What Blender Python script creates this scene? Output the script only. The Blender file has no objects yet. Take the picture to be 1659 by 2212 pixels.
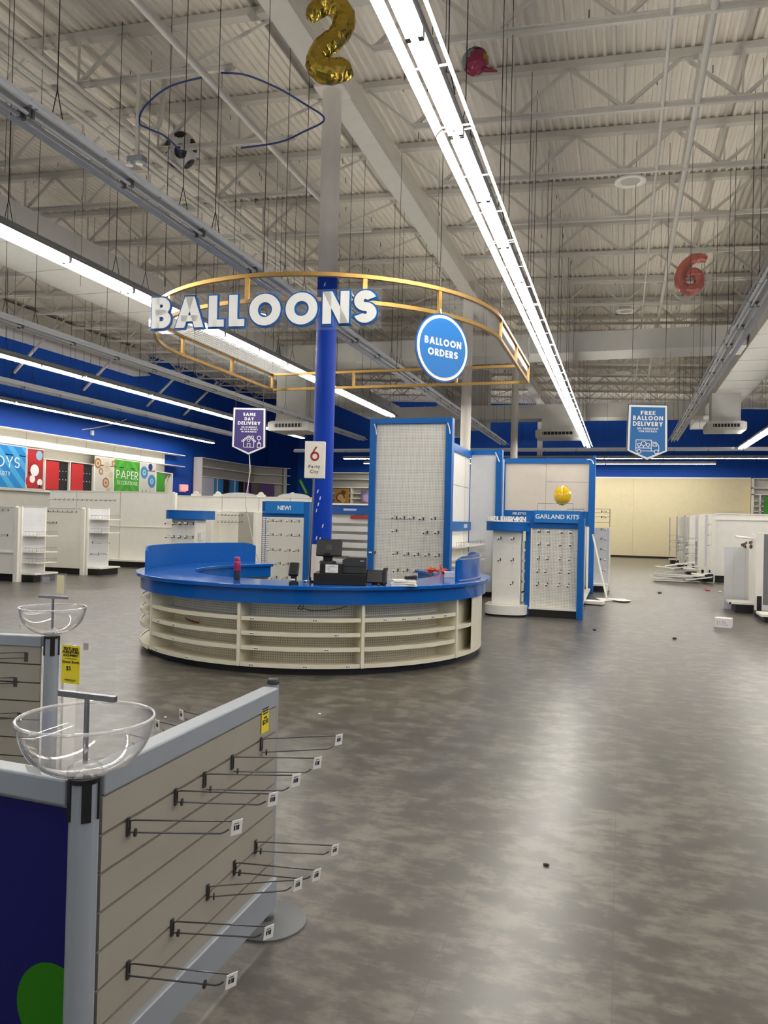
import bpy, math, random
from mathutils import Matrix, Vector
random.seed(7)
R = math.radians
S = bpy.context.scene
COL = S.collection

# ------------------------------------------------------------------ camera, world, exposure
YAW, PITCH, ROLL, FPX = R(17.2), R(.575), .024, 1661.0
def make_camera():
    f = Vector((-math.sin(YAW)*math.cos(PITCH), math.cos(YAW)*math.cos(PITCH), math.sin(PITCH)))
    r0 = Vector((math.cos(YAW), math.sin(YAW), 0)); u0 = r0.cross(f)
    r = r0*math.cos(ROLL) + u0*math.sin(ROLL); u = u0*math.cos(ROLL) - r0*math.sin(ROLL)
    M = Matrix(((r.x, u.x, -f.x, 0), (r.y, u.y, -f.y, 0), (r.z, u.z, -f.z, 1.6), (0, 0, 0, 1)))
    cd = bpy.data.cameras.new('camera'); cd.sensor_fit = 'HORIZONTAL'; cd.sensor_width = 36
    cd.lens = 36*FPX/1659; cd.clip_end = 200; cd.clip_start = .05
    o = bpy.data.objects.new('camera', cd); COL.objects.link(o); o.matrix_world = M
    S.camera = o
make_camera()
W = bpy.data.worlds.new('world'); S.world = W; W.use_nodes = True
W.node_tree.nodes['Background'].inputs[0].default_value = (.9, .93, 1, 1)
W.node_tree.nodes['Background'].inputs[1].default_value = .12
S.view_settings.view_transform = 'Standard'; S.view_settings.look = 'None'
S.view_settings.exposure = 2.05; S.view_settings.gamma = 1; S.view_settings.use_curve_mapping = False
S.cycles.max_bounces = 10; S.cycles.diffuse_bounces = 5; S.cycles.glossy_bounces = 4
S.cycles.transmission_bounces = 6; S.cycles.transparent_max_bounces = 16
S.cycles.caustics_reflective = False; S.cycles.caustics_refractive = False
TUBE_POWER = 17.0
LZ = 4.55                                   # height of the strip lights

# ------------------------------------------------------------------ materials
def lin(c):
    return tuple((x/255/12.92 if x/255 <= .04045 else ((x/255+.055)/1.055)**2.4) for x in c) + (1,)
MATS = {}
def mat(name, rgb, rough=.5, metal=0, var=.06, scale=6, bump=0, coat=0, spec=.5, bscale=None):
    """plain painted / moulded surface with a slight procedural unevenness"""
    if name in MATS: return MATS[name]
    m = bpy.data.materials.new(name); m.use_nodes = True; nt = m.node_tree; b = nt.nodes['Principled BSDF']
    b.inputs['Roughness'].default_value = rough; b.inputs['Metallic'].default_value = metal
    b.inputs['Specular IOR Level'].default_value = spec
    b.inputs['Coat Weight'].default_value = coat; b.inputs['Coat Roughness'].default_value = .05
    c = lin(rgb)
    tc = nt.nodes.new('ShaderNodeTexCoord'); n = nt.nodes.new('ShaderNodeTexNoise')
    n.inputs['Scale'].default_value = scale; n.inputs['Detail'].default_value = 4
    nt.links.new(tc.outputs['Object'], n.inputs['Vector'])
    mx = nt.nodes.new('ShaderNodeMix'); mx.data_type = 'RGBA'
    mx.inputs[6].default_value = tuple(x*(1-var) for x in c[:3]) + (1,)
    mx.inputs[7].default_value = tuple(min(1, x*(1+var)) for x in c[:3]) + (1,)
    nt.links.new(n.outputs['Fac'], mx.inputs[0]); nt.links.new(mx.outputs[2], b.inputs['Base Color'])
    if bump:
        bn = nt.nodes.new('ShaderNodeTexNoise'); bn.inputs['Scale'].default_value = bscale or scale*4
        nt.links.new(tc.outputs['Object'], bn.inputs['Vector'])
        bp = nt.nodes.new('ShaderNodeBump'); bp.inputs['Strength'].default_value = bump; bp.inputs['Distance'].default_value = .01
        nt.links.new(bn.outputs['Fac'], bp.inputs['Height']); nt.links.new(bp.outputs['Normal'], b.inputs['Normal'])
    MATS[name] = m; return m
def emit(name, rgb, k):
    if name in MATS: return MATS[name]
    m = bpy.data.materials.new(name); m.use_nodes = True; nt = m.node_tree; nt.nodes.remove(nt.nodes['Principled BSDF'])
    e = nt.nodes.new('ShaderNodeEmission'); e.inputs[0].default_value = lin(rgb); e.inputs[1].default_value = k
    nt.links.new(e.outputs[0], nt.nodes['Material Output'].inputs[0]); MATS[name] = m; return m
def clear(name, tint=(255, 255, 255), haze=.03, rough=.03, refl=1.0):
    """thin clear plastic sheet: transparent with a fresnel gloss and a trace of haze"""
    if name in MATS: return MATS[name]
    m = bpy.data.materials.new(name); m.use_nodes = True; nt = m.node_tree; nt.nodes.remove(nt.nodes['Principled BSDF'])
    t = nt.nodes.new('ShaderNodeBsdfTransparent'); t.inputs[0].default_value = lin(tint)
    g = nt.nodes.new('ShaderNodeBsdfGlossy'); g.inputs['Roughness'].default_value = rough
    d = nt.nodes.new('ShaderNodeBsdfDiffuse'); d.inputs[0].default_value = (.85, .85, .85, 1)
    f = nt.nodes.new('ShaderNodeFresnel'); ge = nt.nodes.new('ShaderNodeNewGeometry'); io = nt.nodes.new('ShaderNodeMapRange')   # same index seen from either face
    io.inputs['To Min'].default_value = 1.45; io.inputs['To Max'].default_value = 1/1.45
    nt.links.new(ge.outputs['Backfacing'], io.inputs['Value']); nt.links.new(io.outputs[0], f.inputs[0])
    mu = nt.nodes.new('ShaderNodeMath'); mu.operation = 'MULTIPLY'; mu.inputs[1].default_value = refl
    nt.links.new(f.outputs[0], mu.inputs[0])
    a = nt.nodes.new('ShaderNodeMixShader'); a.inputs[0].default_value = haze
    nt.links.new(t.outputs[0], a.inputs[1]); nt.links.new(d.outputs[0], a.inputs[2])
    b = nt.nodes.new('ShaderNodeMixShader'); nt.links.new(mu.outputs[0], b.inputs[0])
    nt.links.new(a.outputs[0], b.inputs[1]); nt.links.new(g.outputs[0], b.inputs[2])
    nt.links.new(b.outputs[0], nt.nodes['Material Output'].inputs[0]); MATS[name] = m; return m
def pegboard(name, rgb, pitch=.0254, hole=.2, rough=.5):
    """hole grid from the panel's own UV, which is laid out in metres"""
    if name in MATS: return MATS[name]
    m = mat(name, rgb, rough); nt = m.node_tree; b = nt.nodes['Principled BSDF']
    uv = nt.nodes.new('ShaderNodeUVMap'); sc = nt.nodes.new('ShaderNodeVectorMath'); sc.operation = 'SCALE'
    sc.inputs['Scale'].default_value = 1/pitch
    fr = nt.nodes.new('ShaderNodeVectorMath'); fr.operation = 'FRACTION'
    su = nt.nodes.new('ShaderNodeVectorMath'); su.operation = 'SUBTRACT'; su.inputs[1].default_value = (.5, .5, 0)
    ln = nt.nodes.new('ShaderNodeVectorMath'); ln.operation = 'LENGTH'
    lt = nt.nodes.new('ShaderNodeMath'); lt.operation = 'LESS_THAN'; lt.inputs[1].default_value = hole
    mx = nt.nodes.new('ShaderNodeMix'); mx.data_type = 'RGBA'; mx.inputs[7].default_value = lin((62, 58, 52))
    L = nt.links.new
    L(uv.outputs[0], sc.inputs[0]); L(sc.outputs[0], fr.inputs[0]); L(fr.outputs[0], su.inputs[0]); L(su.outputs[0], ln.inputs[0])
    L(ln.outputs['Value'], lt.inputs[0]); L(lt.outputs[0], mx.inputs[0])
    L(b.inputs['Base Color'].links[0].from_socket, mx.inputs[6]); L(mx.outputs[2], b.inputs['Base Color'])
    return m
def floor_mat():
    m = bpy.data.materials.new('floor_vinyl'); m.use_nodes = True; nt = m.node_tree; b = nt.nodes['Principled BSDF']; L = nt.links.new
    tc = nt.nodes.new('ShaderNodeTexCoord')
    def noise(scale, sx, sy, det, rg=.6):
        mp = nt.nodes.new('ShaderNodeMapping'); mp.inputs['Scale'].default_value = (sx, sy, 1)
        n = nt.nodes.new('ShaderNodeTexNoise'); n.inputs['Scale'].default_value = scale; n.inputs['Detail'].default_value = det
        n.inputs['Roughness'].default_value = rg
        L(tc.outputs['Object'], mp.inputs[0]); L(mp.outputs[0], n.inputs['Vector']); return n
    br = nt.nodes.new('ShaderNodeTexBrick'); mp = nt.nodes.new('ShaderNodeMapping'); mp.inputs['Rotation'].default_value = (0, 0, R(90))
    L(tc.outputs['Object'], mp.inputs[0]); L(mp.outputs[0], br.inputs['Vector'])
    br.inputs['Scale'].default_value = 1; br.inputs['Brick Width'].default_value = 1.22; br.inputs['Row Height'].default_value = .61
    br.inputs['Mortar Size'].default_value = .0016; br.inputs['Mortar Smooth'].default_value = .1; br.offset = .37
    br.inputs['Color1'].default_value = (.40, .40, .40, 1); br.inputs['Color2'].default_value = (.60, .60, .60, 1); br.inputs['Mortar'].default_value = (.18, .18, .18, 1)
    n1 = noise(2.2, 1.0, .8, 5); n2 = noise(6, .9, 1.3, 8, .62); n3 = noise(22, .5, 1.3, 4, .7)
    def mth(op, a, bb):
        q = nt.nodes.new('ShaderNodeMath'); q.operation = op
        for i, v in enumerate((a, bb)):
            if isinstance(v, (int, float)): q.inputs[i].default_value = v
            else: L(v, q.inputs[i])
        return q.outputs[0]
    s = mth('ADD', mth('MULTIPLY', n1.outputs['Fac'], .5), mth('MULTIPLY', n2.outputs['Fac'], .75))
    s = mth('ADD', s, mth('MULTIPLY', n3.outputs['Fac'], .3)); s = mth('ADD', s, mth('MULTIPLY', br.outputs['Color'], .22))
    cr = nt.nodes.new('ShaderNodeValToRGB'); e = cr.color_ramp.elements
    e[0].position = .55; e[0].color = lin((66, 64, 59)); e[1].position = 1.2; e[1].color = lin((114, 109, 100))
    k = e.new(.86); k.color = lin((82, 78, 71))
    b.inputs['Specular IOR Level'].default_value = .8
    L(s, cr.inputs[0]); L(cr.outputs[0], b.inputs['Base Color'])
    L(mth('ADD', .285, mth('MULTIPLY', n1.outputs['Fac'], .08)), b.inputs['Roughness'])
    bp = nt.nodes.new('ShaderNodeBump'); bp.inputs['Strength'].default_value = .12; bp.inputs['Distance'].default_value = .004
    L(br.outputs['Fac'], bp.inputs['Height']); bp.invert = True; L(bp.outputs[0], b.inputs['Normal'])
    return m
WHITE = mat('white_enamel', (238, 235, 225), .42)
CREAM = mat('cream_enamel', (228, 221, 198), .4)
PANEL = mat('white_board', (236, 233, 224), .55)
PEG = pegboard('white_pegboard', (236, 233, 222))
CPEG = pegboard('counter_pegboard', (238, 232, 212), hole=.18)
BLACK = mat('black_plastic', (14, 14, 15), .45); DGREY = mat('charcoal_plastic', (48, 50, 52), .45)
KICK = mat('black_kick_plate', (10, 10, 10), .55)
BLUE = mat('blue_laminate', (0, 90, 176), .14, coat=.1, spec=.45); BLUEP = mat('blue_panel_paint', (0, 96, 176), .4, spec=.35)
BLUES = mat('blue_sign_face', (0, 118, 200), .45); WBLUE = mat('blue_wall_paint', (8, 72, 168), .65, spec=.3)
COLB = mat('blue_column_paint', (0, 58, 168), .5, spec=.2)
CEIL = mat('white_ceiling_paint', (234, 227, 214), .7); CEILS = mat('white_steel_paint', (208, 203, 192), .6)
DUCT = mat('white_duct_paint', (214, 212, 204), .6)
COLW = mat('grey_column_paint', (222, 216, 205), .55)
CRW = mat('cream_wall_paint', (222, 209, 170), .65)
GOLD = mat('brushed_gold', (172, 138, 80), .42, 1, .1, 12); FOILG = mat('gold_foil', (178, 152, 66), .2, 1, .06, 6, 1.0, bscale=16)
FOILP = mat('pink_foil', (206, 128, 118), .3, .7, .06, 6, .9, bscale=14); ALU = mat('grey_aluminium', (154, 160, 166), .42, .2)
SLAT = mat('taupe_slat_board', (160, 154, 140), .5); GROOVE = mat('slat_groove', (92, 85, 76), .6)
CHROME = mat('dark_steel_wire', (92, 92, 92), .3, .85); STEEL = mat('polished_steel', (150, 150, 152), .22, 1)
WIRE = mat('dark_hanger_wire', (70, 62, 56), .6); NAVY = mat('navy_graphic', (14, 12, 88), .5, spec=.25); GREEN = mat('green_graphic', (38, 112, 4), .5, spec=.25)
YEL = mat('yellow_card', (236, 214, 40), .6); PAPER = mat('white_paper', (240, 238, 232), .6); INK = mat('black_ink', (18, 16, 14), .6)
REFL = mat('reflector_lit_darkened', (122, 124, 126), .45); REFO = mat('reflector_unlit_lightened', (224, 228, 234), .4, .1)  # one finish in two colours: darkened against glare on lit lamps, lightened on unlit
TUBEOFF = mat('unlit_tube_glass', (224, 224, 220), .25)
TUBE = emit('lit_tube', (255, 250, 240), TUBE_POWER)
ACR = clear('clear_acrylic'); BOWL = clear('clear_bowl', haze=.055, rough=.02, refl=1.5); BIN = clear('clear_bin', haze=.62)
RED = mat('red_panel', (206, 36, 36), .45); LGREEN = mat('lime_panel', (66, 160, 34), .5); PURP = mat('purple_sign', (62, 48, 120), .45)
LBL = mat('light_blue_panel', (44, 130, 190), .5); PUR2 = mat('plum_panel', (76, 24, 100), .5)
WHT = mat('white_lettering', (246, 246, 242), .5)

# ------------------------------------------------------------------ mesh building
WM = {}
class MB:
    def __init__(s): s.v = []; s.f = []; s.m = []; s.uv = {}; s.c = 0
    def add(s, vs, fs, uvs=None):
        n = len(s.v); s.v += [tuple(p) for p in vs]
        for i, f in enumerate(fs):
            if uvs: s.uv[len(s.f)] = uvs[i]
            s.f.append(tuple(n+k for k in f)); s.m.append(s.c)
        return s
    def box(s, x0, x1, y0, y1, z0, z1):
        return s.add([(x0,y0,z0),(x1,y0,z0),(x1,y1,z0),(x0,y1,z0),(x0,y0,z1),(x1,y0,z1),(x1,y1,z1),(x0,y1,z1)],
                     [(0,3,2,1),(4,5,6,7),(0,1,5,4),(1,2,6,5),(2,3,7,6),(3,0,4,7)])
    def obox(s, c, rt, up, w, h, d):
        """box centred at c, spanned by unit vectors rt and up; d along rt x up"""
        rt, up = Vector(rt).normalized(), Vector(up).normalized(); n = rt.cross(up); c = Vector(c); P = []
        for k in (-1, 1):
            for a, b in ((-1,-1),(1,-1),(1,1),(-1,1)): P.append(c + rt*a*w/2 + up*b*h/2 + n*k*d/2)
        return s.add(P, [(0,3,2,1),(4,5,6,7),(0,1,5,4),(1,2,6,5),(2,3,7,6),(3,0,4,7)])
    def bar(s, p, q, w, h=None, up=(0,0,1)):
        p, q = Vector(p), Vector(q); d = q-p; L = d.length; d.normalize(); u = Vector(up)
        if abs(d.dot(u)) > .99: u = Vector((0,1,0))
        r = d.cross(u).normalized(); u = r.cross(d)
        return s.obox((p+q)/2, d, u, L, h or w, w)
    def cyl(s, p, q, r, n=12, r2=None, cap=True):
        p, q = Vector(p), Vector(q); d = (q-p).normalized(); a = Vector((0,0,1)) if abs(d.z) < .9 else Vector((1,0,0))
        u = d.cross(a).normalized(); w = d.cross(u); r2 = r if r2 is None else r2; vs = []
        for c, rr in ((p, r), (q, r2)):
            vs += [c + (u*math.cos(2*math.pi*i/n) + w*math.sin(2*math.pi*i/n))*rr for i in range(n)]
        fs = [(i, (i+1) % n, n+(i+1) % n, n+i) for i in range(n)]
        if cap: fs += [tuple(range(n-1, -1, -1)), tuple(range(n, 2*n))]
        return s.add(vs, fs)
    def tube(s, pts, r, n=6, closed=False, rad=None, flat=1.0, fn=None):
        pts = [Vector(p) for p in pts]; m = len(pts); vs = []; prev = None
        for i, p in enumerate(pts):
            a = pts[(i-1) % m] if closed or i else p; b = pts[(i+1) % m] if closed or i < m-1 else p
            d = (b-a).normalized()
            if fn is not None: u = d.cross(Vector(fn)).normalized(); w = Vector(fn).normalized()*flat
            else:
                if prev is None: k = Vector((0,0,1)) if abs(d.z) < .9 else Vector((1,0,0)); u = d.cross(k).normalized()
                else: u = (prev - d*prev.dot(d)).normalized()
                prev = u; w = d.cross(u)
            rr = rad[i] if rad else r
            vs += [p + (u*math.cos(2*math.pi*j/n) + w*math.sin(2*math.pi*j/n))*rr for j in range(n)]
        fs = []
        for i in range(m if closed else m-1):
            for j in range(n):
                a, b = i*n, ((i+1) % m)*n; fs.append((a+j, a+(j+1) % n, b+(j+1) % n, b+j))
        if not closed: fs += [tuple(range(n-1, -1, -1)), tuple(range((m-1)*n, m*n))]
        return s.add(vs, fs)
    def lathe(s, prof, c=(0,0,0), n=24, capb=True, capt=True):
        c = Vector(c); vs = [c + Vector((r*math.cos(2*math.pi*i/n), r*math.sin(2*math.pi*i/n), z)) for r, z in prof for i in range(n)]
        m = len(prof); fs = [(k*n+i, k*n+(i+1) % n, (k+1)*n+(i+1) % n, (k+1)*n+i) for k in range(m-1) for i in range(n)]
        if capb: fs.append(tuple(range(n-1, -1, -1)))
        if capt: fs.append(tuple(range((m-1)*n, m*n)))
        return s.add(vs, fs)
    def prism(s, poly, o, rt, up, d):
        """2-D polygon on the plane (o, rt, up), thickness d away from rt x up"""
        o, rt, up = Vector(o), Vector(rt).normalized(), Vector(up).normalized(); n = rt.cross(up); k = len(poly)
        vs = [o + rt*x + up*y for x, y in poly] + [o + rt*x + up*y - n*d for x, y in poly]
        return s.add(vs, [tuple(range(k)), tuple(range(2*k-1, k-1, -1))] + [(i+k, (i+1) % k+k, (i+1) % k, i) for i in range(k)])
    def arc(s, c, r0, r1, z0, z1, a0, a1, n=48):
        """ring sector slab, angles in degrees"""
        vs = []
        for i in range(n+1):
            a = R(a0+(a1-a0)*i/n); ca, sa = math.cos(a), math.sin(a)
            vs += [(c[0]+r*ca, c[1]+r*sa, z) for r, z in ((r0,z0),(r1,z0),(r1,z1),(r0,z1))]
        fs = []
        for i in range(n):
            a, b = 4*i, 4*i+4
            fs += [(a+j, a+(j+1) % 4, b+(j+1) % 4, b+j) for j in range(4)]
        fs += [(3,2,1,0), (4*n,4*n+1,4*n+2,4*n+3)]
        if abs(a1-a0) >= 360: fs = fs[:-2]
        return s.add(vs, fs)
    def quad(s, o, rt, up, w, h, uv=True):
        o, rt, up = Vector(o), Vector(rt).normalized(), Vector(up).normalized()
        return s.add([o, o+rt*w, o+rt*w+up*h, o+up*h], [(0,1,2,3)], [[(0,0),(w,0),(w,h),(0,h)]])
    def panel(s, o, rt, up, w, h, d):
        """a board whose front carries UVs in metres"""
        o, rt, up = Vector(o), Vector(rt).normalized(), Vector(up).normalized(); n = rt.cross(up)
        s.quad(o, rt, up, w, h); return s.obox(o+rt*w/2+up*h/2-n*(d/2+.0005), rt, up, w, h, d)
    def ball(s, c, rx, ry, rz, nu=20, nv=12):
        c = Vector(c); vs = [c+Vector((0,0,-rz))]; fs = []
        for j in range(1, nv):
            t = -math.pi/2+math.pi*j/nv
            vs += [c+Vector((rx*math.cos(t)*math.cos(2*math.pi*i/nu), ry*math.cos(t)*math.sin(2*math.pi*i/nu), rz*math.sin(t))) for i in range(nu)]
        vs.append(c+Vector((0,0,rz)))
        for i in range(nu):
            fs.append((0, 1+(i+1) % nu, 1+i)); fs.append((len(vs)-1, 1+(nv-2)*nu+i, 1+(nv-2)*nu+(i+1) % nu))
        for j in range(nv-2):
            for i in range(nu): a = 1+j*nu; fs.append((a+i, a+(i+1) % nu, a+nu+(i+1) % nu, a+nu+i))
        return s.add(vs, fs)
    def build(s, name, mats, parent=None, smooth=None, bevel=0, noise=0):
        me = bpy.data.meshes.new(name); vs = s.v
        if parent is not None:
            Mi = WM[parent].inverted(); vs = [tuple(Mi @ Vector(p)) for p in vs]
        if noise: vs = [tuple(x+random.uniform(-noise, noise) for x in p) for p in vs]
        me.from_pydata(vs, [], s.f)
        for m in (mats if isinstance(mats, (list, tuple)) else [mats]): me.materials.append(m)
        me.polygons.foreach_set('material_index', s.m)
        if s.uv:
            ul = me.uv_layers.new(name='UVMap')
            for fi, uvs in s.uv.items():
                for li, uv in zip(me.polygons[fi].loop_indices, uvs): ul.data[li].uv = uv
        if smooth is not None:
            me.polygons.foreach_set('use_smooth', [True]*len(me.polygons)); me.set_sharp_from_angle(angle=R(smooth))
        me.update(); o = bpy.data.objects.new(name, me); COL.objects.link(o)
        if parent is not None: o.parent = parent; WM[o] = WM[parent].copy()
        else: WM[o] = Matrix.Identity(4)
        if bevel:
            b = o.modifiers.new('bevel', 'BEVEL'); b.width = bevel; b.segments = 2; b.limit_method = 'ANGLE'
        return o
def tag(o, label, cat, group=None, kind=None):
    o['label'] = label; o['category'] = cat
    if group: o['group'] = group
    if kind: o['kind'] = kind
    return o
def thing(name, label, cat, loc=(0,0,0), rz=0, group=None):
    o = bpy.data.objects.new(name, None); COL.objects.link(o); o.location = loc; o.rotation_euler = (0, 0, rz)
    o.empty_display_size = .05
    WM[o] = Matrix.Translation(loc) @ Matrix.Rotation(rz, 4, 'Z'); return tag(o, label, cat, group)
def struct(mb, name, m, **k):
    o = mb.build(name, m, **k); o['kind'] = 'structure'; return o
def dup(root, loc, rz, label, group=None):
    r = root.copy(); COL.objects.link(r); r.location = loc; r.rotation_euler = (0, 0, rz); r['label'] = label
    if group: r['group'] = group
    WM[r] = Matrix.Translation(loc) @ Matrix.Rotation(rz, 4, 'Z')
    for ch in list(root.children):
        c = ch.copy(); COL.objects.link(c); c.parent = r
        for g in list(ch.children):
            d = g.copy(); COL.objects.link(d); d.parent = c
    return r
ORD = 'first second third fourth fifth sixth seventh eighth ninth tenth eleventh twelfth thirteenth fourteenth fifteenth sixteenth seventeenth eighteenth nineteenth twentieth twenty-first twenty-second'.split()

# ------------------------------------------------------------------ lettering
def cvx(p, d):
    """grow a convex polygon (any winding) by d with mitred corners"""
    if not d: return [tuple(q) for q in p]
    A = sum(p[i][0]*p[(i+1) % len(p)][1]-p[(i+1) % len(p)][0]*p[i][1] for i in range(len(p)))
    if A < 0: p = p[::-1]
    out = []; n = len(p)
    for i in range(n):
        a, b, c = Vector(p[i-1]), Vector(p[i]), Vector(p[(i+1) % n])
        e, f = (b-a).normalized(), (c-b).normalized(); n1, n2 = Vector((e.y, -e.x)), Vector((f.y, -f.x))
        m = (n1+n2); k = max(.35, 1+n1.dot(n2)); out.append(tuple(b + m*d/k))
    return out
def glyph(ch, t, d=0):
    P = []; h = t*.86
    def bx(x0, y0, x1, y1): P.append(cvx([(x0,y0),(x1,y0),(x1,y1),(x0,y1)], d))
    def qd(*p): P.append(cvx(list(p), d))
    def rib(cx, cy, r, a0, a1, tt=t, sx=1, n=None):
        n = n or max(4, int(abs(a1-a0)/12)); full = abs(a1-a0) >= 359; e = 0 if full else math.degrees(d/r)
        a0, a1 = a0-e, a1+e; ro, ri = r+tt/2+d, max(.01, r-tt/2-d)
        for i in range(n):
            b0, b1 = R(a0+(a1-a0)*i/n), R(a0+(a1-a0)*(i+1)/n)
            P.append([(cx+sx*ri*math.cos(b0), cy+ri*math.sin(b0)), (cx+sx*ro*math.cos(b0), cy+ro*math.sin(b0)),
                      (cx+sx*ro*math.cos(b1), cy+ro*math.sin(b1)), (cx+sx*ri*math.cos(b1), cy+ri*math.sin(b1))])
    if ch == 'A':
        w = .95; q = t*1.12; qd((0,0),(q,0),(w/2+q/2,1),(w/2-q/2,1)); qd((w,0),(w-q,0),(w/2-q/2,1),(w/2+q/2,1)); bx(.2,.2,w-.2,.2+h*.85)
    elif ch in 'BPR':
        w = .64; ro = .28 if ch == 'B' else .31; yc = 1-ro; xc = w-ro-.03; bx(0,0,t,1); rib(xc, yc, ro-h/2, -90, 90, h); bx(t*.5,1-h,xc,1); bx(t*.5,1-2*ro,xc,1-2*ro+h)
        if ch == 'B': r2 = .3; x2 = w-r2; rib(x2, r2, r2-h/2, -90, 90, h); bx(t*.5,0,x2,h); bx(t*.5,2*r2-h,x2,2*r2)
        if ch == 'R': qd((.2,.42),(.2+t*1.2,.42),(w+.04,0),(w+.04-t*1.25,0))
    elif ch in 'CG':
        w = .86; rib(.5,.5,.5-t/2,48,312)
        if ch == 'G': w = 1.0; bx(.52,.42,.98,.42+h*.9); bx(.98-t,.2,.98,.45)
    elif ch == 'D': w = .8; bx(0,0,t,1); rib(.3,.5,.5-h/2,-90,90,h); bx(t*.5,1-h,.3,1); bx(t*.5,0,.3,h)
    elif ch in 'EF':
        w = .52; bx(0,0,t,1); bx(t*.5,1-h,w,1); bx(t*.5,.5-h/2,w*.95,.5+h/2)
        if ch == 'E': bx(t*.5,0,w,h)
    elif ch == 'H': w = .74; bx(0,0,t,1); bx(w-t,0,w,1); bx(t*.5,.5-h/2,w-t*.5,.5+h/2)
    elif ch == 'I': w = t; bx(0,0,t,1)
    elif ch == 'K': w = .72; bx(0,0,t,1); qd((t*.8,.48),(w-t*1.15,1),(w,1),(t*1.4,.45)); qd((t*.8,.5),(w-t*1.1,0),(w+.03,0),(t*1.5,.58))
    elif ch == 'L': w = .5; bx(0,0,t,1); bx(t*.5,0,w,h)
    elif ch == 'M': w = 1.05; q = t; qd((0,0),(q,0),(q+.12,1),(.12,1)); qd((w,0),(w-q,0),(w-q-.12,1),(w-.12,1)); qd((.14,1),(.14+q,1),(w/2+q*.3,.1),(w/2-q*.3,.1)); qd((w-.14,1),(w-.14-q,1),(w/2-q*.3,.1),(w/2+q*.3,.1))
    elif ch == 'N': w = .82; bx(0,0,t,1); bx(w-t,0,w,1); qd((0,1),(t*1.1,1),(w,0),(w-t*1.1,0))
    elif ch in 'OQ': w = 1.0; rib(.5,.5,.5-t/2,0,360,n=40)
    elif ch == 'S':
        r = (1-t)/4; w = 2*r*1.08+t; rib(w/2,.5+r,r,20,270,sx=1.08); rib(w/2,.5-r,r,-160,90,sx=1.08)
    elif ch == 'T': w = .58; bx(0,1-h,w,1); bx(w/2-t/2,0,w/2+t/2,1-h*.5)
    elif ch == 'U': w = .74; rib(w/2,w/2,w/2-t/2,180,360); bx(0,w/2,t,1); bx(w-t,w/2,w,1)
    elif ch == 'V': w = .86; q = t*1.1; qd((0,1),(q,1),(w/2+q/2,0),(w/2-q/2,0)); qd((w,1),(w-q,1),(w/2-q/2,0),(w/2+q/2,0))
    elif ch == 'W':
        w = 1.3; q = t; a = w/4
        for x0, x1 in ((0,a),(2*a,a),(2*a,3*a),(4*a,3*a)): s_ = min(max(x0,q/2),w-q/2); qd((s_-q/2,1),(s_+q/2,1),(x1+q/2,0),(x1-q/2,0))
    elif ch == 'Y': w = .8; q = t*1.1; bx(w/2-t/2,0,w/2+t/2,.46); qd((0,1),(q,1),(w/2+q/2,.38),(w/2-q/2,.38)); qd((w,1),(w-q,1),(w/2-q/2,.38),(w/2+q/2,.38))
    elif ch == '2': w = .6; r = .28-t/2+.02; rib(w/2,.7,r,-20,170); bx(0,0,w,h); qd((0,h*.8),(t*1.2,h*.8),(w-.02,.62),(w-.02-t,.58))
    elif ch == '!': w = t; bx(0,.3,t,1); bx(0,0,t,t)
    elif ch == '6': w = .68; r = .33-t/2; rib(w/2,.33,r,0,360,n=28); qd((.02,.40),(.02+t*1.0,.46),(.53,1.0),(.53-t*1.05,1.0))
    else: w = .3
    return P, w
def write(mb, txt, c, rt, up, h, t=.22, gap=.16, d=0, depth=.002, width=None, align='C'):
    """geometric sans capitals; c is the middle of the line's baseline"""
    rt, up = Vector(rt).normalized(), Vector(up).normalized()
    G = [glyph(ch, t, d) for ch in txt]; tot = sum(g[1] for g in G)+gap*(len(G)-1)
    sx = 1 if width is None else width/(tot*h); x = -tot/2 if align == 'C' else 0
    for P, w in G:
        for p in P:
            q = [((x+a)*h*sx, b*h) for a, b in p]
            if sum(q[i][0]*q[(i+1) % len(q)][1]-q[(i+1) % len(q)][0]*q[i][1] for i in range(len(q))) < 0: q = q[::-1]
            mb.prism(q, c, rt, up, depth)
        x += w+gap
    return mb
def fontmesh(mb, txt, c, rt, up, size, bold=0.0, depth=.001, align='CENTER', spacing=1.0):
    cu = bpy.data.curves.new('lettering', 'FONT'); cu.body = txt; cu.size = size; cu.offset = bold*size; cu.extrude = depth/2
    cu.align_x = align; cu.resolution_u = 3; cu.space_character = spacing
    o = bpy.data.objects.new('lettering', cu); COL.objects.link(o); bpy.context.view_layer.update()
    me = bpy.data.meshes.new_from_object(o.evaluated_get(bpy.context.evaluated_depsgraph_get()))
    rt, up, c = Vector(rt).normalized(), Vector(up).normalized(), Vector(c); n = rt.cross(up)
    mb.add([c+rt*v.co.x+up*v.co.y+n*v.co.z for v in me.vertices], [tuple(p.vertices) for p in me.polygons])
    bpy.data.objects.remove(o); bpy.data.curves.remove(cu); bpy.data.meshes.remove(me); return mb
def smooth_path(P, k=6):
    P = [Vector(p) for p in P]; out = []
    for i in range(len(P)-1):
        a, b, c, d = P[max(i-1,0)], P[i], P[i+1], P[min(i+2,len(P)-1)]
        for j in range(k):
            t = j/k; out.append(.5*((2*b)+(c-a)*t+(2*a-5*b+4*c-d)*t*t+(3*b-a-3*c+d)*t**3))
    return out+[P[-1]]
XR, ZU, YR = (1,0,0), (0,0,1), (0,1,0)

# ------------------------------------------------------------------ the room
LX, RX, BY, FY = -19.7, 11.0, 40.6, -3.0
def zdeck(x): return 7.70 - .043*(x+1.5)
o = struct(MB().box(LX-.2, RX+.2, FY-.2, BY+.2, -.2, 0), 'floor', floor_mat())
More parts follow.
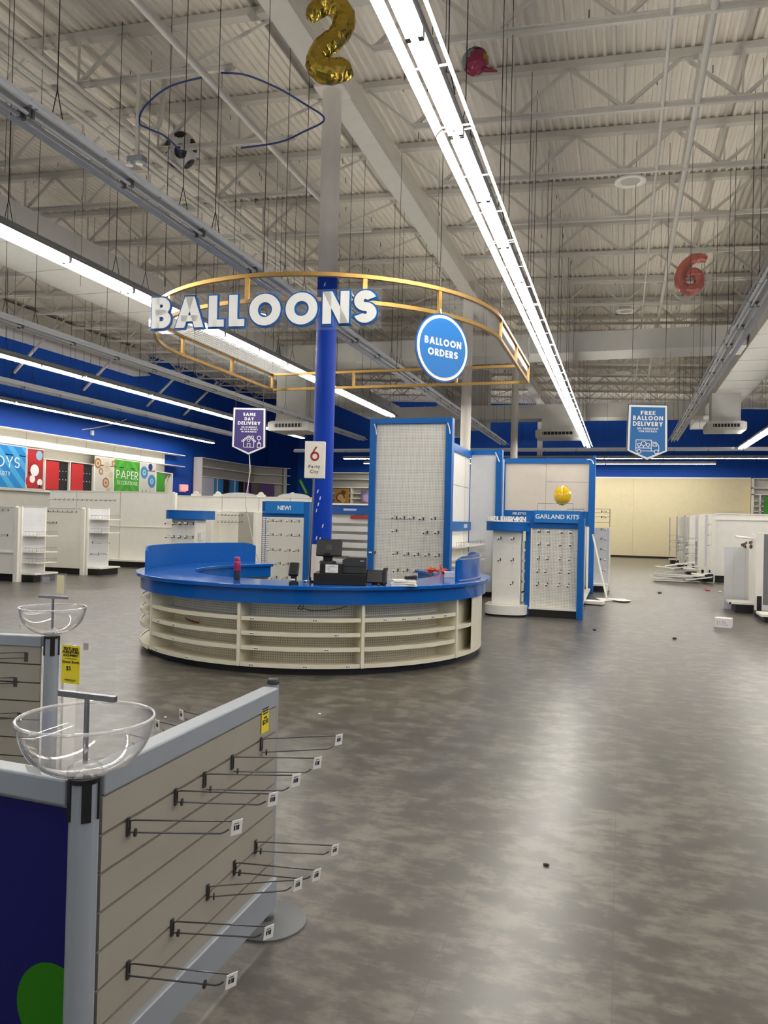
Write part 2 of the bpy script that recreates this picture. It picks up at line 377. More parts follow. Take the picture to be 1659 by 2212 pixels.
# corrugated roof deck (flutes run away from the camera), with the screw tips that poke through it
mb = MB(); p = .118; n = int((RX-LX)/p); prof = []
for i in range(n+1):
    x = LX+i*p
    for a, z in ((0,0),(.036,0),(.050,.034),(.104,.034)): prof.append((x+a, zdeck(x+a)+z))
k = len(prof)
vs = [(x, y, z) for y in (FY, BY) for x, z in prof] + [(x, y, z+.15) for y in (FY, BY) for x, z in prof]
mb.add(vs, [(i, k+i, k+i+1, i+1) for i in range(k-1)] + [(2*k+i, 2*k+i+1, 3*k+i+1, 3*k+i) for i in range(k-1)])
mb.c = 1
for i in range(520):
    x, y = random.uniform(-14, 8), random.uniform(5, 34); mb.cyl((x, y, zdeck(x)+.05), (x, y, zdeck(x)-.07), .006, 4)
struct(mb, 'ceiling', [CEIL, WIRE])
struct(MB().box(LX-.2, LX, FY, BY, 0, 8.75), 'wall_left', WBLUE)
mb = MB().box(LX, RX, BY, BY+.2, 0, 8.7); struct(mb, 'wall_back', WBLUE)
struct(MB().box(RX, RX+.2, FY, BY, 0, 8.2), 'wall_right', WBLUE)
mb = MB()
for x in range(0, 8): mb.box(-1.36+x*.0, -1.36, BY-.03, BY, .1, .2) if False else None
mb.box(-1.5, 5.9, BY-.03, BY-.001, .10, 3.98); mb.c = 1; mb.box(.52, .535, BY-.033, BY-.029, .1, 3.98)
struct(mb, 'wall_back_panel', [CRW, mat('wall_joint_line', (190, 178, 146), .7)])  # panel joint drawn as a thin strip of darker cream
struct(MB().box(-1.5, 5.9, BY-.045, BY-.001, 3.98, 4.05), 'trim_1', WHITE)
struct(MB().box(-1.5, 5.9, BY-.05, BY-.001, 0, .10), 'baseboard_back', BLACK)
# boxed-in soffit at the head of the left wall and its end cap
mb = MB().box(LX+.001, LX+.75, 8, 27.6, 7.42, 8.3); mb.box(LX+.001, LX+.8, 8, 27.65, 7.36, 7.42)
struct(mb, 'trim_2', CEILS)
for i, y in enumerate((21, 24.5, 28.6, 31.5)):
    mb = MB().bar((LX+.02, y, 6.25), (LX+1.9, y-.2, 7.75), .07); o = mb.build('wall_brace', CEILS)
    tag(o, 'white diagonal brace on the blue left wall, %s along the wall from the camera' % ORD[i], 'brace', 'diagonal braces on the left wall')
# wall pier beside the back corner
struct(MB().box(-17.6, -16.4, BY-.5, BY-.001, 0, 8.4), 'wall_back_pier', WBLUE)
# columns and the girder they carry
def column(x, y, r, ztop, blue, name='column'):
    mb = MB(); mb.cyl((x,y,0), (x,y,ztop), r, 28); mb.c = 1
    if blue: mb.cyl((x,y,1.26), (x,y,4.78), r+.006, 28)
    mb.c = 0; mb.box(x-.19, x+.19, y-.19, y+.19, ztop, ztop+.03); mb.box(x-.2, x+.2, y-.2, y+.2, 0, .02)
    if blue:
        mb.cyl((x,y,6.35), (x,y,6.37), r+.004, 24); mb.c = 2
        for a, z in ((-95,1.95),(-80,1.86),(-90,1.78),(-100,1.70),(-96,1.34),(-75,1.33),(-62,1.5),(-110,2.2),(-84,4.66)):
            q = Vector((x+math.cos(R(a))*(r+.008), y+math.sin(R(a))*(r+.008), z))
            mb.obox(q, (-math.sin(R(a)), math.cos(R(a)), .6), (.1, .1, 1), .02, .045, .003)
    struct(mb, name, [COLW, COLB, mat('bare_paint_chip', (206, 212, 226), .6)], smooth=40)
column(-3.79, 9.47, .128, 7.26, True)
column(-3.79, 19.0, .128, 7.26, False); column(-3.79, 28.0, .128, 7.26, False); column(-3.79, 37.0, .128, 7.26, False)
mb = MB(); gx = -3.79
mb.box(gx-.16, gx+.16, FY, BY, 7.29, 7.32); mb.box(gx-.012, gx+.012, FY, BY, 7.32, 7.64); mb.box(gx-.16, gx+.16, FY, BY, 7.64, 7.67)
for y in (9.47, 19, 28, 37): mb.box(gx-.15, gx+.15, y-.01, y+.01, 7.32, 7.64)
struct(mb, 'beam', CEILS)

# open-web joists, one each side of the girder on every line
def joist(x0, x1, y, label, group):
    t = thing('roof_joist', label, 'roof joist', (x0, y, zdeck(x0)-.7), 0, group); D = .66
    def P(x, dz): return Vector((x, y, zdeck(x)-.004+dz))
    MB().bar(P(x0,-.047), P(x1,-.047), .13, .092).build('top_chord', CEILS, t)
    a = x0 if x0 < -10 else x0+.75; b = x1-.75 if x1 < -3 else x1
    if x0 > -5: a = x0+.75
    mb = MB(); mb.bar(P(a,-D-.025), P(b,-D-.025), .05, .05); 
    for s in (-1, 1):
        q = Vector((0, s*.042, 0)); mb.bar(P(a,-D)+q, P(b,-D)+q, .05, .012)
    mb.build('bottom_chord', CEILS, t)
    mb = MB(); pw = 1.40; k = 0; x = a
    if x0 > -5: mb.bar(P(x0+.05,-.08), P(a,-D), .03)
    while x+pw <= b+.3:
        mb.bar(P(x,-D), P(x+pw/2,-.08), .042); mb.bar(P(x+pw/2,-.08), P(x+pw,-D), .042)
        mb.bar(P(x+pw,-D), P(x+pw,-.08), .026); x += pw
    if x0 < -5: mb.bar(P(x1-.05,-.08), P(x,-D), .03)
    mb.build('web', CEILS, t)
for i in range(18):
    y = 4.79+1.83*i
    joist(LX+.1, -3.95, y, 'white open-web steel roof joist left of the ceiling girder, %s from the camera' % ORD[i], 'roof joists left of the girder')
    joist(-3.63, RX-.1, y+.0, 'white open-web steel roof joist right of the ceiling girder, %s from the camera' % ORD[i], 'roof joists right of the girder')

# ------------------------------------------------------------------ strip lights
FL = 2.44
def fixture(lit, label, group):
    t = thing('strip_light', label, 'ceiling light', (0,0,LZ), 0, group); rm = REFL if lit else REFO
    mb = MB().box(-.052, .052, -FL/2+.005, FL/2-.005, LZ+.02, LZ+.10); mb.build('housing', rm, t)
    mb = MB(); y0, y1 = -FL/2+.01, FL/2-.01
    for s in (-1, 1):
        pr = [(.110,.026),(.124,.016),(.152,-.012),(.158,-.03)]
        vs = [(s*x, y, LZ+z) for y in (y0, y1) for x, z in pr] + [(s*x, y, LZ+z+.006) for y in (y0, y1) for x, z in pr]
        mb.add(vs, [(i, i+1, 5+i, 4+i) for i in range(3)] + [(8+i, 12+i, 13+i, 9+i) for i in range(3)])
    for s in (-1, 1):
        for y in (y0+.01, -.4, .4, y1-.03): mb.box(min(s*.05,s*.113), max(s*.05,s*.113), y, y+.02, LZ+.024, LZ+.030)
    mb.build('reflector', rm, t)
    for y in (y0+.01, -.012, .012, y1-.01):
        mb = MB().box(-.056, .056, y-.011, y+.011, LZ+.005, LZ+.0195)
        for x in (-.04, .04): mb.box(x-.016, x+.016, y-.011, y+.011, LZ-.045, LZ+.006)
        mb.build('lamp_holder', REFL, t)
    for x in (-.04, .04):
        for y in (-FL/4, FL/4):
            MB().cyl((x, y-.585, LZ-.028), (x, y+.585, LZ-.028), .0165, 8).build('tube', TUBE if lit else TUBEOFF, t, smooth=40)
    return t
PROTO = {}
def blocked(x, y):      # no rod where a duct or joist-line duct hangs between the lamp and the deck
    return (-9.75 < x < 2.95 and 20.5 < y < 21.8) or (-11 < x < -9.7 and 6 < y < 34) or (2.85 < x < 4.05 and 12 < y < 38) or (-10.4 < x < -9 and 21 < y < 23) or (-9.5 < x < 2.8 and 28.8 < y < 30) or (-7.9 < x < -6.5 and 32.5 < y < 33.5)
def light_row(x, y, n, lit, where, group, along='y', z=LZ):
    for i in range(n):
        loc = (x, y+FL*(i+.5), z) if along == 'y' else (x+FL*(i+.5), y, z); rz = 0 if along == 'y' else R(90)
        lab = '%s double-tube strip light, %s %s' % ('lit' if lit else 'unlit', ORD[i], where)
        if lit not in PROTO:
            t = PROTO[lit] = fixture(lit, lab, group); t.location = loc; t.rotation_euler = (0,0,rz); WM[t] = Matrix.Translation(loc) @ Matrix.Rotation(rz, 4, 'Z')
        else: t = dup(PROTO[lit], loc, rz, lab, group)
        for s in ((-.9, .9) if along == 'y' else (.9,)):
            wx, wy = (loc[0], loc[1]+s) if along == 'y' else (loc[0]+s, loc[1]); zt = zdeck(wx)
            if blocked(wx, wy): continue
            w = MB(); w.cyl((wx,wy,z+.34), (wx,wy,zt), .0042, 5)
            for q in (-.055, .055): w.cyl((wx+(q if along == 'y' else 0), wy+(0 if along == 'y' else q), z+.101), (wx,wy,z+.34), .004, 5)
            hw = w.build('hanger_wire', WIRE, t)
light_row(-1.255, .79-FL, 13, True, 'along the bright row right of the column', 'lit row right of the column')
light_row(-6.25, 20.85-FL*9, 9, True, 'along the bright row left of the column', 'lit row left of the column')
light_row(-11.25, 26.1-FL*8, 8, True, 'along the bright row above the left gondolas', 'lit row over the left gondolas')
light_row(-18.0, 31.4-FL*8, 8, True, 'along the bright row by the left wall', 'lit row by the left wall', z=4.95)
light_row(4.1, 30.9-FL*13, 13, True, 'along the bright row at far right', 'lit row at the far right')
light_row(6.8, 30.9-FL*13, 13, True, 'along the outermost bright row', 'outermost lit row')
light_row(-4.27, 29.0-FL*11, 11, False, 'along the grey row behind the column', 'unlit row behind the column')
light_row(1.61, 28.1-FL*10, 10, False, 'along the grey row at right', 'unlit row on the right')
light_row(-9.2, 27.0-FL*9, 9, False, 'along the grey row left of the ring', 'unlit row left of the ring')
light_row(-13.6, 27.0-FL*7, 7, False, 'along the grey row above the graphics', 'unlit row above the panels')
light_row(-14, 31.5, 9, False, 'along the grey crosswise row at the back', 'unlit crosswise row', 'x')
light_row(-13, 35.1, 8, True, 'along the front lit crosswise row', 'lit crosswise row', 'x')
light_row(-13, 38.2, 7, True, 'along the lit crosswise row nearest the back wall', 'lit crosswise row nearest the wall', 'x')

# ------------------------------------------------------------------ pipes, ducts, wires and ceiling bits
def pipe(x, y0, y1, z, r, label, m=CEILS):
    tag(MB().cyl((x,y0,z), (x,y1,z), r, 10).build('pipe', m, smooth=40), label, 'pipe')
pipe(-6.9, 2, 38, 7.05, .055, 'thick white sprinkler pipe running away left of the gold number balloon')
pipe(-7.12, 2, 38, 7.02, .03, 'white conduit just left of the thick sprinkler pipe')
pipe(-7.25, 2, 38, 7.02, .03, 'outer white conduit, second left of the sprinkler pipe')
pipe(-6.7, 2, 38, 7.0, .025, 'thin white conduit just right of the thick sprinkler pipe')
pipe(-4.9, 2, 12.2, 6.9, .045, 'white pipe crossing the joists beside the gold number balloon')
pipe(.8, 4, 36, 6.93, .04, 'white pipe running away past the pink number balloon')
pipe(.39, 4, 36, 6.93, .022, 'thin white conduit left of the pipe by the pink number balloon')
mb = MB().tube([(-6.9,9.2,7.05),(-6.4,9.2,6.98),(-6.25,9.2,7.0),(-6.2,9.2,7.3),(-6.2,9.2,7.7)], .03, 8)
tag(mb.build('branch_pipe', CEILS, smooth=40), 'white pipe elbow rising from the sprinkler line to the deck', 'pipe')
def duct(name, lab, x0, x1, y0, y1, z0, z1, seam, axis):
    t = thing(name, lab, 'duct', ((x0+x1)/2, (y0+y1)/2, z0)); MB().box(x0, x1, y0, y1, z0, z1).build('duct_run', DUCT, t)
    a0, a1 = (y0, y1) if axis == 'y' else (x0, x1); a = a0+seam; e = .012
    while a < a1-.2:
        mb = MB()
        if axis == 'y': mb.box(x0-e, x1+e, a-.02, a+.02, z0-e, z1+e)
        else: mb.box(a-.02, a+.02, y0-e, y1+e, z0-e, z1+e)
        a += seam; mb.build('seam_flange', DUCT, t)
    return t
duct('air_duct', 'white rectangular air duct running away over the left bright row', -10.95, -9.75, 6, 34, 6.1, 6.75, 1.45, 'y')
duct('air_duct', 'white rectangular air duct crossing the ceiling behind the balloon ring', -9.7, 2.85, 20.6, 21.7, 6.1, 6.62, 2.3, 'x')
duct('air_duct', 'white rectangular air duct running away above the far right row', 2.9, 4.0, 12, 38, 6.1, 6.7, 1.5, 'y')
duct('air_duct', 'far white rectangular air duct crossing behind the tall pegboard tops', -9.4, 2.7, 28.9, 29.9, 5.5, 6.02, 2.0, 'x')
def diffuser(x, y, zt, z0, label, w=.9):
    t = thing('air_diffuser', label, 'air vent', (x, y, z0))
    MB().box(x-w/2, x+w/2, y-.4, y+.41, z0+.42, zt).build('drop_duct', DUCT, t)
    mb = MB(); mb.box(x-w*.5, x+w*.5, y-.45, y+.45, z0+.3, z0+.42); q = w*.66
    mb.prism([(-q,0),(q,0),(q+.02,.06),(q+.02,.26),(q-.1,.3),(-q+.1,.3),(-q-.02,.26),(-q-.02,.06)], (x, y-.6, z0), XR, ZU, 1.2)
    mb.build('diffuser_box', DUCT, t); mb = MB(); mb.box(x-q*.7, x+q*.7, y-.615, y-.601, z0+.10, z0+.21); mb.c = 1
    for i in range(9): u = x-q*.66+i*q*.165; mb.box(u, u+.02, y-.63, y-.616, z0+.09, z0+.22)
    mb.build('grille', [BLACK, DUCT], t)
diffuser(3.25, 28.2, 6.1, 4.84, 'white ceiling air diffuser hanging above the free delivery sign')
diffuser(-9.75, 22.0, 6.1, 4.24, 'white ceiling air diffuser hanging left of the blue column', .98)
diffuser(-2.3, 29.25, 5.52, 4.76, 'white ceiling air diffuser hanging behind the tall pegboard', 1.2)
for (x, y, w, lab) in ((-7.2, 33, 1.2, 'far white duct drop by the back wall, left of the tall pegboard'), 
                       (-5.6, 30.5, .9, 'far white duct drop right behind the balloon orders disc')):
    tag(MB().box(x-w/2, x+w/2, y-.4, y+.4, 5.3, 7.6).build('duct_drop', DUCT), lab, 'duct')
for i, (x, y) in enumerate(((.02,12.5),(-.01,20.1),(-.06,28.2),(-9.4,30.))):
    lab = ('round white ceiling speaker, nearest of the line right of the bright aisle row', 'round white ceiling speaker, second of the line right of the bright aisle row',
           'round white ceiling speaker, farthest of the line right of the bright aisle row', 'round white ceiling speaker left of the column')[i]
    t = thing('ceiling_speaker', lab, 'speaker', (x, y, 6.95), 0, 'ceiling speakers')
    MB().lathe([(.10,7.12),(.13,7.10),(.15,6.98)], (x,y,0), 24).build('back_can', CEILS, t, smooth=40)
    MB().lathe([(.15,6.98),(.235,6.975),(.235,6.95),(.19,6.94),(.15,6.965)], (x,y,0), 28).build('rim', WHITE, t, smooth=40)
    MB().lathe([(.15,6.964),(.10,6.955),(.02,6.953)], (x,y,0), 24).build('grille', mat('speaker_grille', (190,186,170), .7), t, smooth=40)
rng = random.Random(3)
for i in range(46):
    while True:
        x, y = rng.uniform(-12, 6), rng.uniform(6, 32)
        if math.hypot(x+3.7, y-9.4) > .5 and abs(x+1.29) > .4: break
    zt = zdeck(x)-.0; L = rng.choice((1.4, 2.0, 2.6, 3.0))
    o = MB().cyl((x,y,zt-L), (x,y,zt), .0032, 5).build('loose_wire', WIRE)
    tag(o, 'bare thin wire hanging straight down from the white roof deck, nothing on it', 'wire', 'bare wires hanging from the roof')
mb = MB().tube(smooth_path([(-4.85,8.4,7.08),(-4.55,8.5,7.06),(-4.17,8.6,6.90),(-3.86,8.7,6.72),(-3.66,8.9,6.60),(-3.9,8.8,6.42),(-4.15,8.65,6.25),(-4.6,8.5,6.16)]), .012, 6)
tag(mb.build('data_cable', mat('blue_cable', (40, 66, 120), .5), smooth=40), 'blue cable drooping from the joist to the grey column top', 'cable')
mb = MB().tube(smooth_path([(-5.05,8.35,7.03),(-5.45,8.2,6.88),(-5.72,8.1,6.62),(-5.79,8.1,6.43),(-5.68,8.14,6.36),(-5.5,8.2,6.28),(-5.3,8.3,6.1)]), .012, 6)
tag(mb.build('data_cable', MATS['blue_cable'], smooth=40), 'blue cable looping under the joist beside the football balloon', 'cable')
t = thing('emergency_light', 'small grey twin-head emergency light box under the joist, left', 'light', (-5.8, 8.1, 5.92))
MB().box(-5.92,-5.70,8.04,8.16,5.93,6.01).build('body', ALU, t, bevel=.008); MB().box(-5.83,-5.79,8.08,8.12,6.01,7.02).build('stem', CEILS, t)
for s in (-.07, .07): MB().lathe([(.02,5.93),(.045,5.90),(.045,5.885)], (-5.81+s,8.05,0), 14).build('lamp_head', WHITE, t, smooth=40)

# balloons caught under the roof
def foil_tube(pts, r, rad, fn, flat, m, name, lab, tail=None, n=10):
    R_ = [Vector((v,0,0)) for v in rad]; pts = smooth_path(pts, 3); rad = [v.x for v in smooth_path(R_, 3)]
    t = MB().tube(pts, r, 13, rad=rad, fn=fn, flat=flat); t.f = [g for f in t.f for g in ([f[:3], (f[0],)+f[2:]] if len(f) == 4 else [f])]; t.m = [0]*len(t.f); o = t.build(name, m, noise=.0075); o.data.update(); return tag(o, lab, 'balloon')
def arcpts(c, rx, rz, a0, a1, n, dr):
    return [(c[0]+dr[0]*rx*math.cos(R(a0+(a1-a0)*i/n)), c[1]+dr[1]*rx*math.cos(R(a0+(a1-a0)*i/n)), c[2]+rz*math.sin(R(a0+(a1-a0)*i/n))) for i in range(n+1)]
dr = Vector((.955,.296,0)); nr = Vector((.296,-.955,0)); c2 = Vector((-3.22, 7.95, 7.00)); K2 = .935
pts = [c2+dr*a*K2+Vector((0,0,b*K2)) for a, b in ((-.25,.20),(-.19,.28),(-.08,.37),(.06,.36),(.155,.24),(.14,.10),(.06,-.03),(-.06,-.14),(-.14,-.26),(-.14,-.38),(-.02,-.43),(.10,-.42),(.20,-.40),(.25,-.38))]
foil_tube(pts, .12, [.07,.10,.115,.12,.125,.125,.12,.125,.13,.14,.145,.14,.12,.08], nr, .8, FOILG, 'number_balloon', 'gold foil number two balloon floating at the top of the column')
c6 = Vector((1.28, 17.4, 6.95)); d6 = Vector((.955,.296,0)); n6 = Vector((.296,-.955,0))
pts = [c6+d6*a+Vector((0,0,b)) for a, b in ((.33,.33),(.22,.36),(.06,.33),(-.09,.22),(-.19,.06),(-.22,-.1),(-.18,-.24),(-.06,-.32),(.08,-.31),(.17,-.22),(.19,-.08),(.12,.03),(0,.04),(-.1,-.02))]
foil_tube(pts, .1, [.08,.10,.105,.105,.11,.115,.12,.12,.12,.115,.11,.11,.10,.07], n6, .8, FOILP, 'number_balloon', 'rose pink foil number six balloon stuck among the right joists')
# black and white football balloon
bm = bpy.data.meshes.new('football_balloon'); import bmesh
b = bmesh.new(); bmesh.ops.create_icosphere(b, subdivisions=5, radius=.27)
g = (1+5**.5)/2; ico = [Vector(v).normalized() for a in (-1,1) for c in (-g,g) for v in ((0,a,c),(a,c,0),(c,0,a))]
ico.sort(key=lambda v: v.z)
b.faces.ensure_lookup_table()
for f in b.faces:
    d = max(f.calc_center_median().normalized().dot(v) for v in ico); f.material_index = 1 if d > math.cos(R(22)) else 0; f.smooth = True
bmesh.ops.scale(b, vec=(1,.8,1.05), verts=b.verts); bmesh.ops.rotate(b, matrix=Matrix.Rotation(R(25),3,'Y') @ Matrix.Rotation(R(15),3,'X'), verts=b.verts)
b.to_mesh(bm); b.free(); bm.materials.append(mat('white_balloon_film', (206,204,200), .35)); bm.materials.append(mat('black_balloon_film', (14,14,20), .25))
o = bpy.data.objects.new('football_balloon', bm); COL.objects.link(o); o.location = (-6.70, 10.45, 7.29); WM[o] = Matrix.Translation(o.location)
tag(o, 'black and white football balloon resting against the roof joists', 'balloon')
# a crumpled multi-coloured foil balloon
t = thing('foil_balloon', 'crumpled pink, green and yellow foil balloon against the deck', 'balloon', (-1.85, 9.5, 7.25))
mb = MB().ball((-1.88,9.5,7.4), .17, .13, .17, 24, 16); fc = []
for i, f in enumerate(mb.f):
    q = sum((Vector(mb.v[k]) for k in f), Vector())/len(f)-Vector((-1.88,9.5,7.4)); a = q.x-.6*q.z
    mb.m[i] = 0 if q.z > .09 else (3 if a > .12 and q.z > -.03 else (2 if a < -.06 else 1))
mb.build('body', [mat('green_foil',(40,66,54),.3,.5), mat('magenta_foil',(150,60,84),.3,.5), mat('silver_foil',(140,150,152),.3,.7), mat('yellow_foil',(150,140,40),.3,.5)], t, noise=.006)
MB().cyl((-1.76,9.5,7.28),(-1.6,9.5,7.235),.035,8,.012).build('neck', MATS['magenta_foil'], t, smooth=40)
o = MB().ball((-4.47,8.85,4.17), .115, .115, .115, 24, 14).build('round_balloon', mat('silver_mirror_foil',(190,190,192),.08,1), smooth=180)
tag(o, 'small silver mirror balloon hanging inside the gold ring', 'balloon')

# ------------------------------------------------------------------ gold hanging ring over the counter
fc = (-3.65, 9.3); FR = 2.2
t = thing('hanging_ring', 'brushed gold D-shaped frame hanging over the round counter', 'hanging frame', (fc[0], fc[1], 3.79))
YB = 12.15
for z, nm in ((4.05, 'upper_rail'), (3.79, 'lower_rail')):
    mb = MB().arc(fc, FR-.02, FR+.02, z, z+.04, 180, 360, 72)
    for s in (-1, 1): mb.box(fc[0]+s*FR-.02, fc[0]+s*FR+.02, fc[1], YB, z, z+.04)
    mb.box(fc[0]-FR-.02, fc[0]+FR+.02, YB-.02, YB+.02, z, z+.04); mb.build(nm, GOLD, t, smooth=30)
for a in (180, 205, 236, 268, 300, 322.6, 360):
    q = (fc[0]+FR*math.cos(R(a)), fc[1]+FR*math.sin(R(a)))
    MB().obox((q[0], q[1], 3.94), (-math.sin(R(a)), math.cos(R(a)), 0), ZU, .045, .22, .03).build('upright', GOLD, t)
for x, y in ((fc[0]-FR, 10.7), (fc[0]+FR, 10.7), (fc[0]-FR, YB), (fc[0]+FR, YB), (-4.35, YB), (-2.6, YB)):
    MB().box(x-.02, x+.02, y-.02, y+.02, 3.83, 4.05).build('upright', GOLD, t)
MB().arc(fc, FR-.004, FR, 3.83, 4.05, 322.6, 360, 20).build('clear_panel', ACR, t)
for s in (-1, 1): MB().box(fc[0]+s*FR-.003, fc[0]+s*FR+.003, fc[1]+.03, YB-.03, 3.83, 4.05).build('clear_panel', ACR, t)
for x, y in ((-5.03, 7.59), (-3.55, 7.1), (-1.9, 7.96), (-1.45, 9.3), (-1.45, 12.15), (-5.85, 12.15), (-5.85, 9.6), (-3.6, 12.15)):
    mb = MB().cyl((x,y,4.09), (x,y,4.2), .006, 6); mb.cyl((x,y,4.2), (x,y,4.3), .012, 8); mb.cyl((x,y,4.3), (x,y,zdeck(x)), .004, 5); mb.build('suspension_cable', WIRE, t)
mb = MB()                                    # corner netting strung across the left side of the ring
for i in range(46):
    y0 = 9.1+.066*i
    for s in (-1, 1): mb.bar((-5.83, y0, 4.075), (-5.83+.46, min(12.1, max(8.9, y0+s*.30)), 4.075), .006)
mb.build('corner_net', mat('white_net_string', (226, 226, 222), .6), t)
# big letters on a clear backing
A, B_ = Vector((-4.67,6.84,3.50)), Vector((-2.32,7.08,3.50)); d = (B_-A).normalized(); L = (B_-A).length; nrm = d.cross(Vector(ZU))
t = thing('letter_sign', 'big white BALLOONS letters edged in blue on a clear backing', 'sign', tuple((A+B_)/2))
mid = (A+B_)/2+Vector((0,0,.01))
MB().obox(mid+Vector((0,0,.15))-nrm*(-.0)-nrm*.022, d, ZU, L+.10, .40, .006).build('clear_backing', ACR, t)
G = [glyph(c, .265) for c in 'BALLOONS']; gap = .17; tot = sum(g[1] for g in G)+gap*7; h = .318; sx = L/(tot*h); x = -tot/2
for ch in 'BALLOONS':
    P0, w = glyph(ch, .265); P1, _ = glyph(ch, .265, .055)
    mb = MB()
    def put(P, off, dep):
        for p in P:
            q = [((x+a)*h*sx, b*h) for a, b in p]
            if sum(q[i][0]*q[(i+1) % len(q)][1]-q[(i+1) % len(q)][0]*q[i][1] for i in range(len(q))) < 0: q = q[::-1]
            mb.prism(q, mid+nrm*off, d, ZU, dep)
    mb.c = 1; put(P1, 0, .014); mb.c = 0; put(P0, .016, .015)
    mb.build('letter', [WHT, BLUEP], t); x += w+gap
for u in (-.8, .75):
    q = mid+d*u*L/2; MB().bar(q+Vector((0,0,.34))-nrm*.02, Vector((q.x, fc[1]-math.sqrt(FR*FR-(q.x-fc[0])**2)-.02, 3.81)), .02).build('standoff_clip', STEEL, t)
# round sign
n_ = Vector((math.cos(R(-37.4)), math.sin(R(-37.4)), 0)); rt = Vector(ZU).cross(n_); c = Vector((fc[0]+2.27*n_.x, fc[1]+2.27*n_.y, 3.43))
t = thing('round_sign', 'round blue BALLOON ORDERS disc with white rim on gold ring', 'sign', tuple(c))
def disc(mb, c, rt, r, off, dep, n=56):
    mb.prism([(r*math.cos(2*math.pi*i/n), r*math.sin(2*math.pi*i/n)) for i in range(n)], Vector(c)+rt.cross(Vector(ZU))*off, rt, ZU, dep)
mb = MB(); disc(mb, c, rt, .362, 0, .012); mb.build('blue_edge', BLUEP, t)
mb = MB(); disc(mb, c, rt, .345, .004, .004); mb.build('white_rim', WHT, t)
mb = MB(); disc(mb, c, rt, .312, .008, .004); mb.build('face', BLUES, t)
mb = MB(); write(mb, 'BALLOON', c+n_*.010+Vector((0,0,.02)), rt, ZU, .075, width=.50, t=.24); write(mb, 'ORDERS', c+n_*.010-Vector((0,0,.095)), rt, ZU, .075, width=.41, t=.24); mb.build('lettering', WHT, t)
MB().bar(c-n_*.02+Vector((0,0,.3)), c-n_*.06+Vector((0,0,.42)), .02).build('clip', STEEL, t)

# banner signs
def banner(name, lab, c, rt, w, h, face, lines, icon):
    rt = Vector(rt).normalized(); n = rt.cross(Vector(ZU)); c = Vector(c); t = thing(name, lab, 'sign', tuple(c))
    def shape(e): return [(-w/2-.03*1+e*.0+(-.0), 0)]
    def poly(k):
        ww, b = w/2-k, .17*h
        return [(-ww+.0, h/2-k), (-ww-.012, -h/2+b+k*.3), (0, -h/2+k*1.1), (ww+.012, -h/2+b+k*.3), (ww, h/2-k)]
    mb = MB().prism(poly(0), c, rt, ZU, .03); mb.build('edge', mat('sign_edge', (30,40,70), .5), t)
    MB().prism(poly(.012), c+n*.003, rt, ZU, .003).build('white_border', WHT, t); MB().prism(poly(.045), c+n*.006, rt, ZU, .003).build('face', face, t)
    mb = MB()
    for txt, y, hh, ww in lines: write(mb, txt, c+n*.009+Vector((0,0,y)), rt, ZU, hh, width=ww, t=.24)
    mb.build('lettering', WHT, t); mb = MB()
    def ln(pts, r=.0055): 
        for a, b in zip(pts, pts[1:]): mb.bar(c+n*.008+rt*a[0]+Vector((0,0,a[1])), c+n*.008+rt*b[0]+Vector((0,0,b[1])), r*2, .003, up=n)
    def circ(x, y, r, q=20): ln([(x+r*math.cos(2*math.pi*i/q), y+r*math.sin(2*math.pi*i/q)) for i in range(q+1)])
    icon(ln, circ); mb.build('pictogram', WHT, t)
    for s in (-.42, .42):
        q = c+rt*s*w; MB().cyl((q.x,q.y,q.z+h/2-.01), (q.x,q.y,zdeck(q.x)), .004, 5).build('hanger_wire', WIRE, t)
    return t
def house(ln, circ):
    ln([(-.10,-.17),(-.10,-.31),(.10,-.31),(.10,-.17)]); ln([(-.14,-.19),(0,-.085),(.14,-.19),(.12,-.21),(0,-.11),(-.12,-.21),(-.14,-.19)]); circ(0,-.175,.026)
    ln([(-.028,-.31),(-.028,-.235),(.028,-.235),(.028,-.31)]); ln([(.05,-.12),(.05,-.09),(.09,-.09),(.09,-.15)])
    circ(.20,-.125,.036); ln([(.20,-.162),(.20,-.21)]); ln([(.17,-.235),(.235,-.235),(.235,-.315),(.17,-.315),(.17,-.235)]); ln([(.17,-.235),(.2,-.205),(.235,-.235)])
def truck(ln, circ):
    ln([(-.16,-.29),(-.18,-.29),(-.18,-.12),(.06,-.12),(.06,-.29)]); ln([(-.10,-.29),(.12,-.29)]); ln([(.06,-.15),(.13,-.15),(.175,-.2),(.18,-.29),(.165,-.29)]); ln([(.085,-.17),(.125,-.17),(.15,-.21),(.085,-.21),(.085,-.17)])
    circ(-.13,-.30,.03); circ(.14,-.30,.03); ln([(-.17,-.245),(.06,-.245)])
    for x, y, r in ((-.13,-.195,.025),(-.06,-.175,.037),(.01,-.195,.025)): circ(x, y, r, 14); ln([(x,y-r),(x,-.245)])
banner('hanging_sign', 'purple SAME DAY DELIVERY sign hanging left of the blue column', (-6.98,13.52,3.26), (.95,.30,0), .64, .93, PURP,
       [('SAME',.30,.062,.24),('DAY',.212,.062,.18),('DELIVERY',.125,.066,.44),('OR SCHEDULE',.068,.027,.30),('UP TO 2 WEEKS',.023,.027,.34),('IN ADVANCE!',-.022,.027,.29)], house)
banner('hanging_sign', 'blue FREE BALLOON DELIVERY sign hanging over the right aisle', (.355,12.66,3.06), (.955,.296,0), .62, .88, mat('teal_blue_sign', (0,106,178), .45),
       [('FREE',.275,.062,.23),('BALLOON',.19,.068,.47),('DELIVERY',.10,.068,.47),('SEE ASSOCIATE',.045,.03,.33),('FOR DETAILS',.002,.03,.28)], truck)
q = [(-6.98,13.55,2.79),(-6.97,13.55,2.4),(-7.02,13.55,2.1),(-7.04,13.56,1.85),(-7.03,13.6,1.7)]
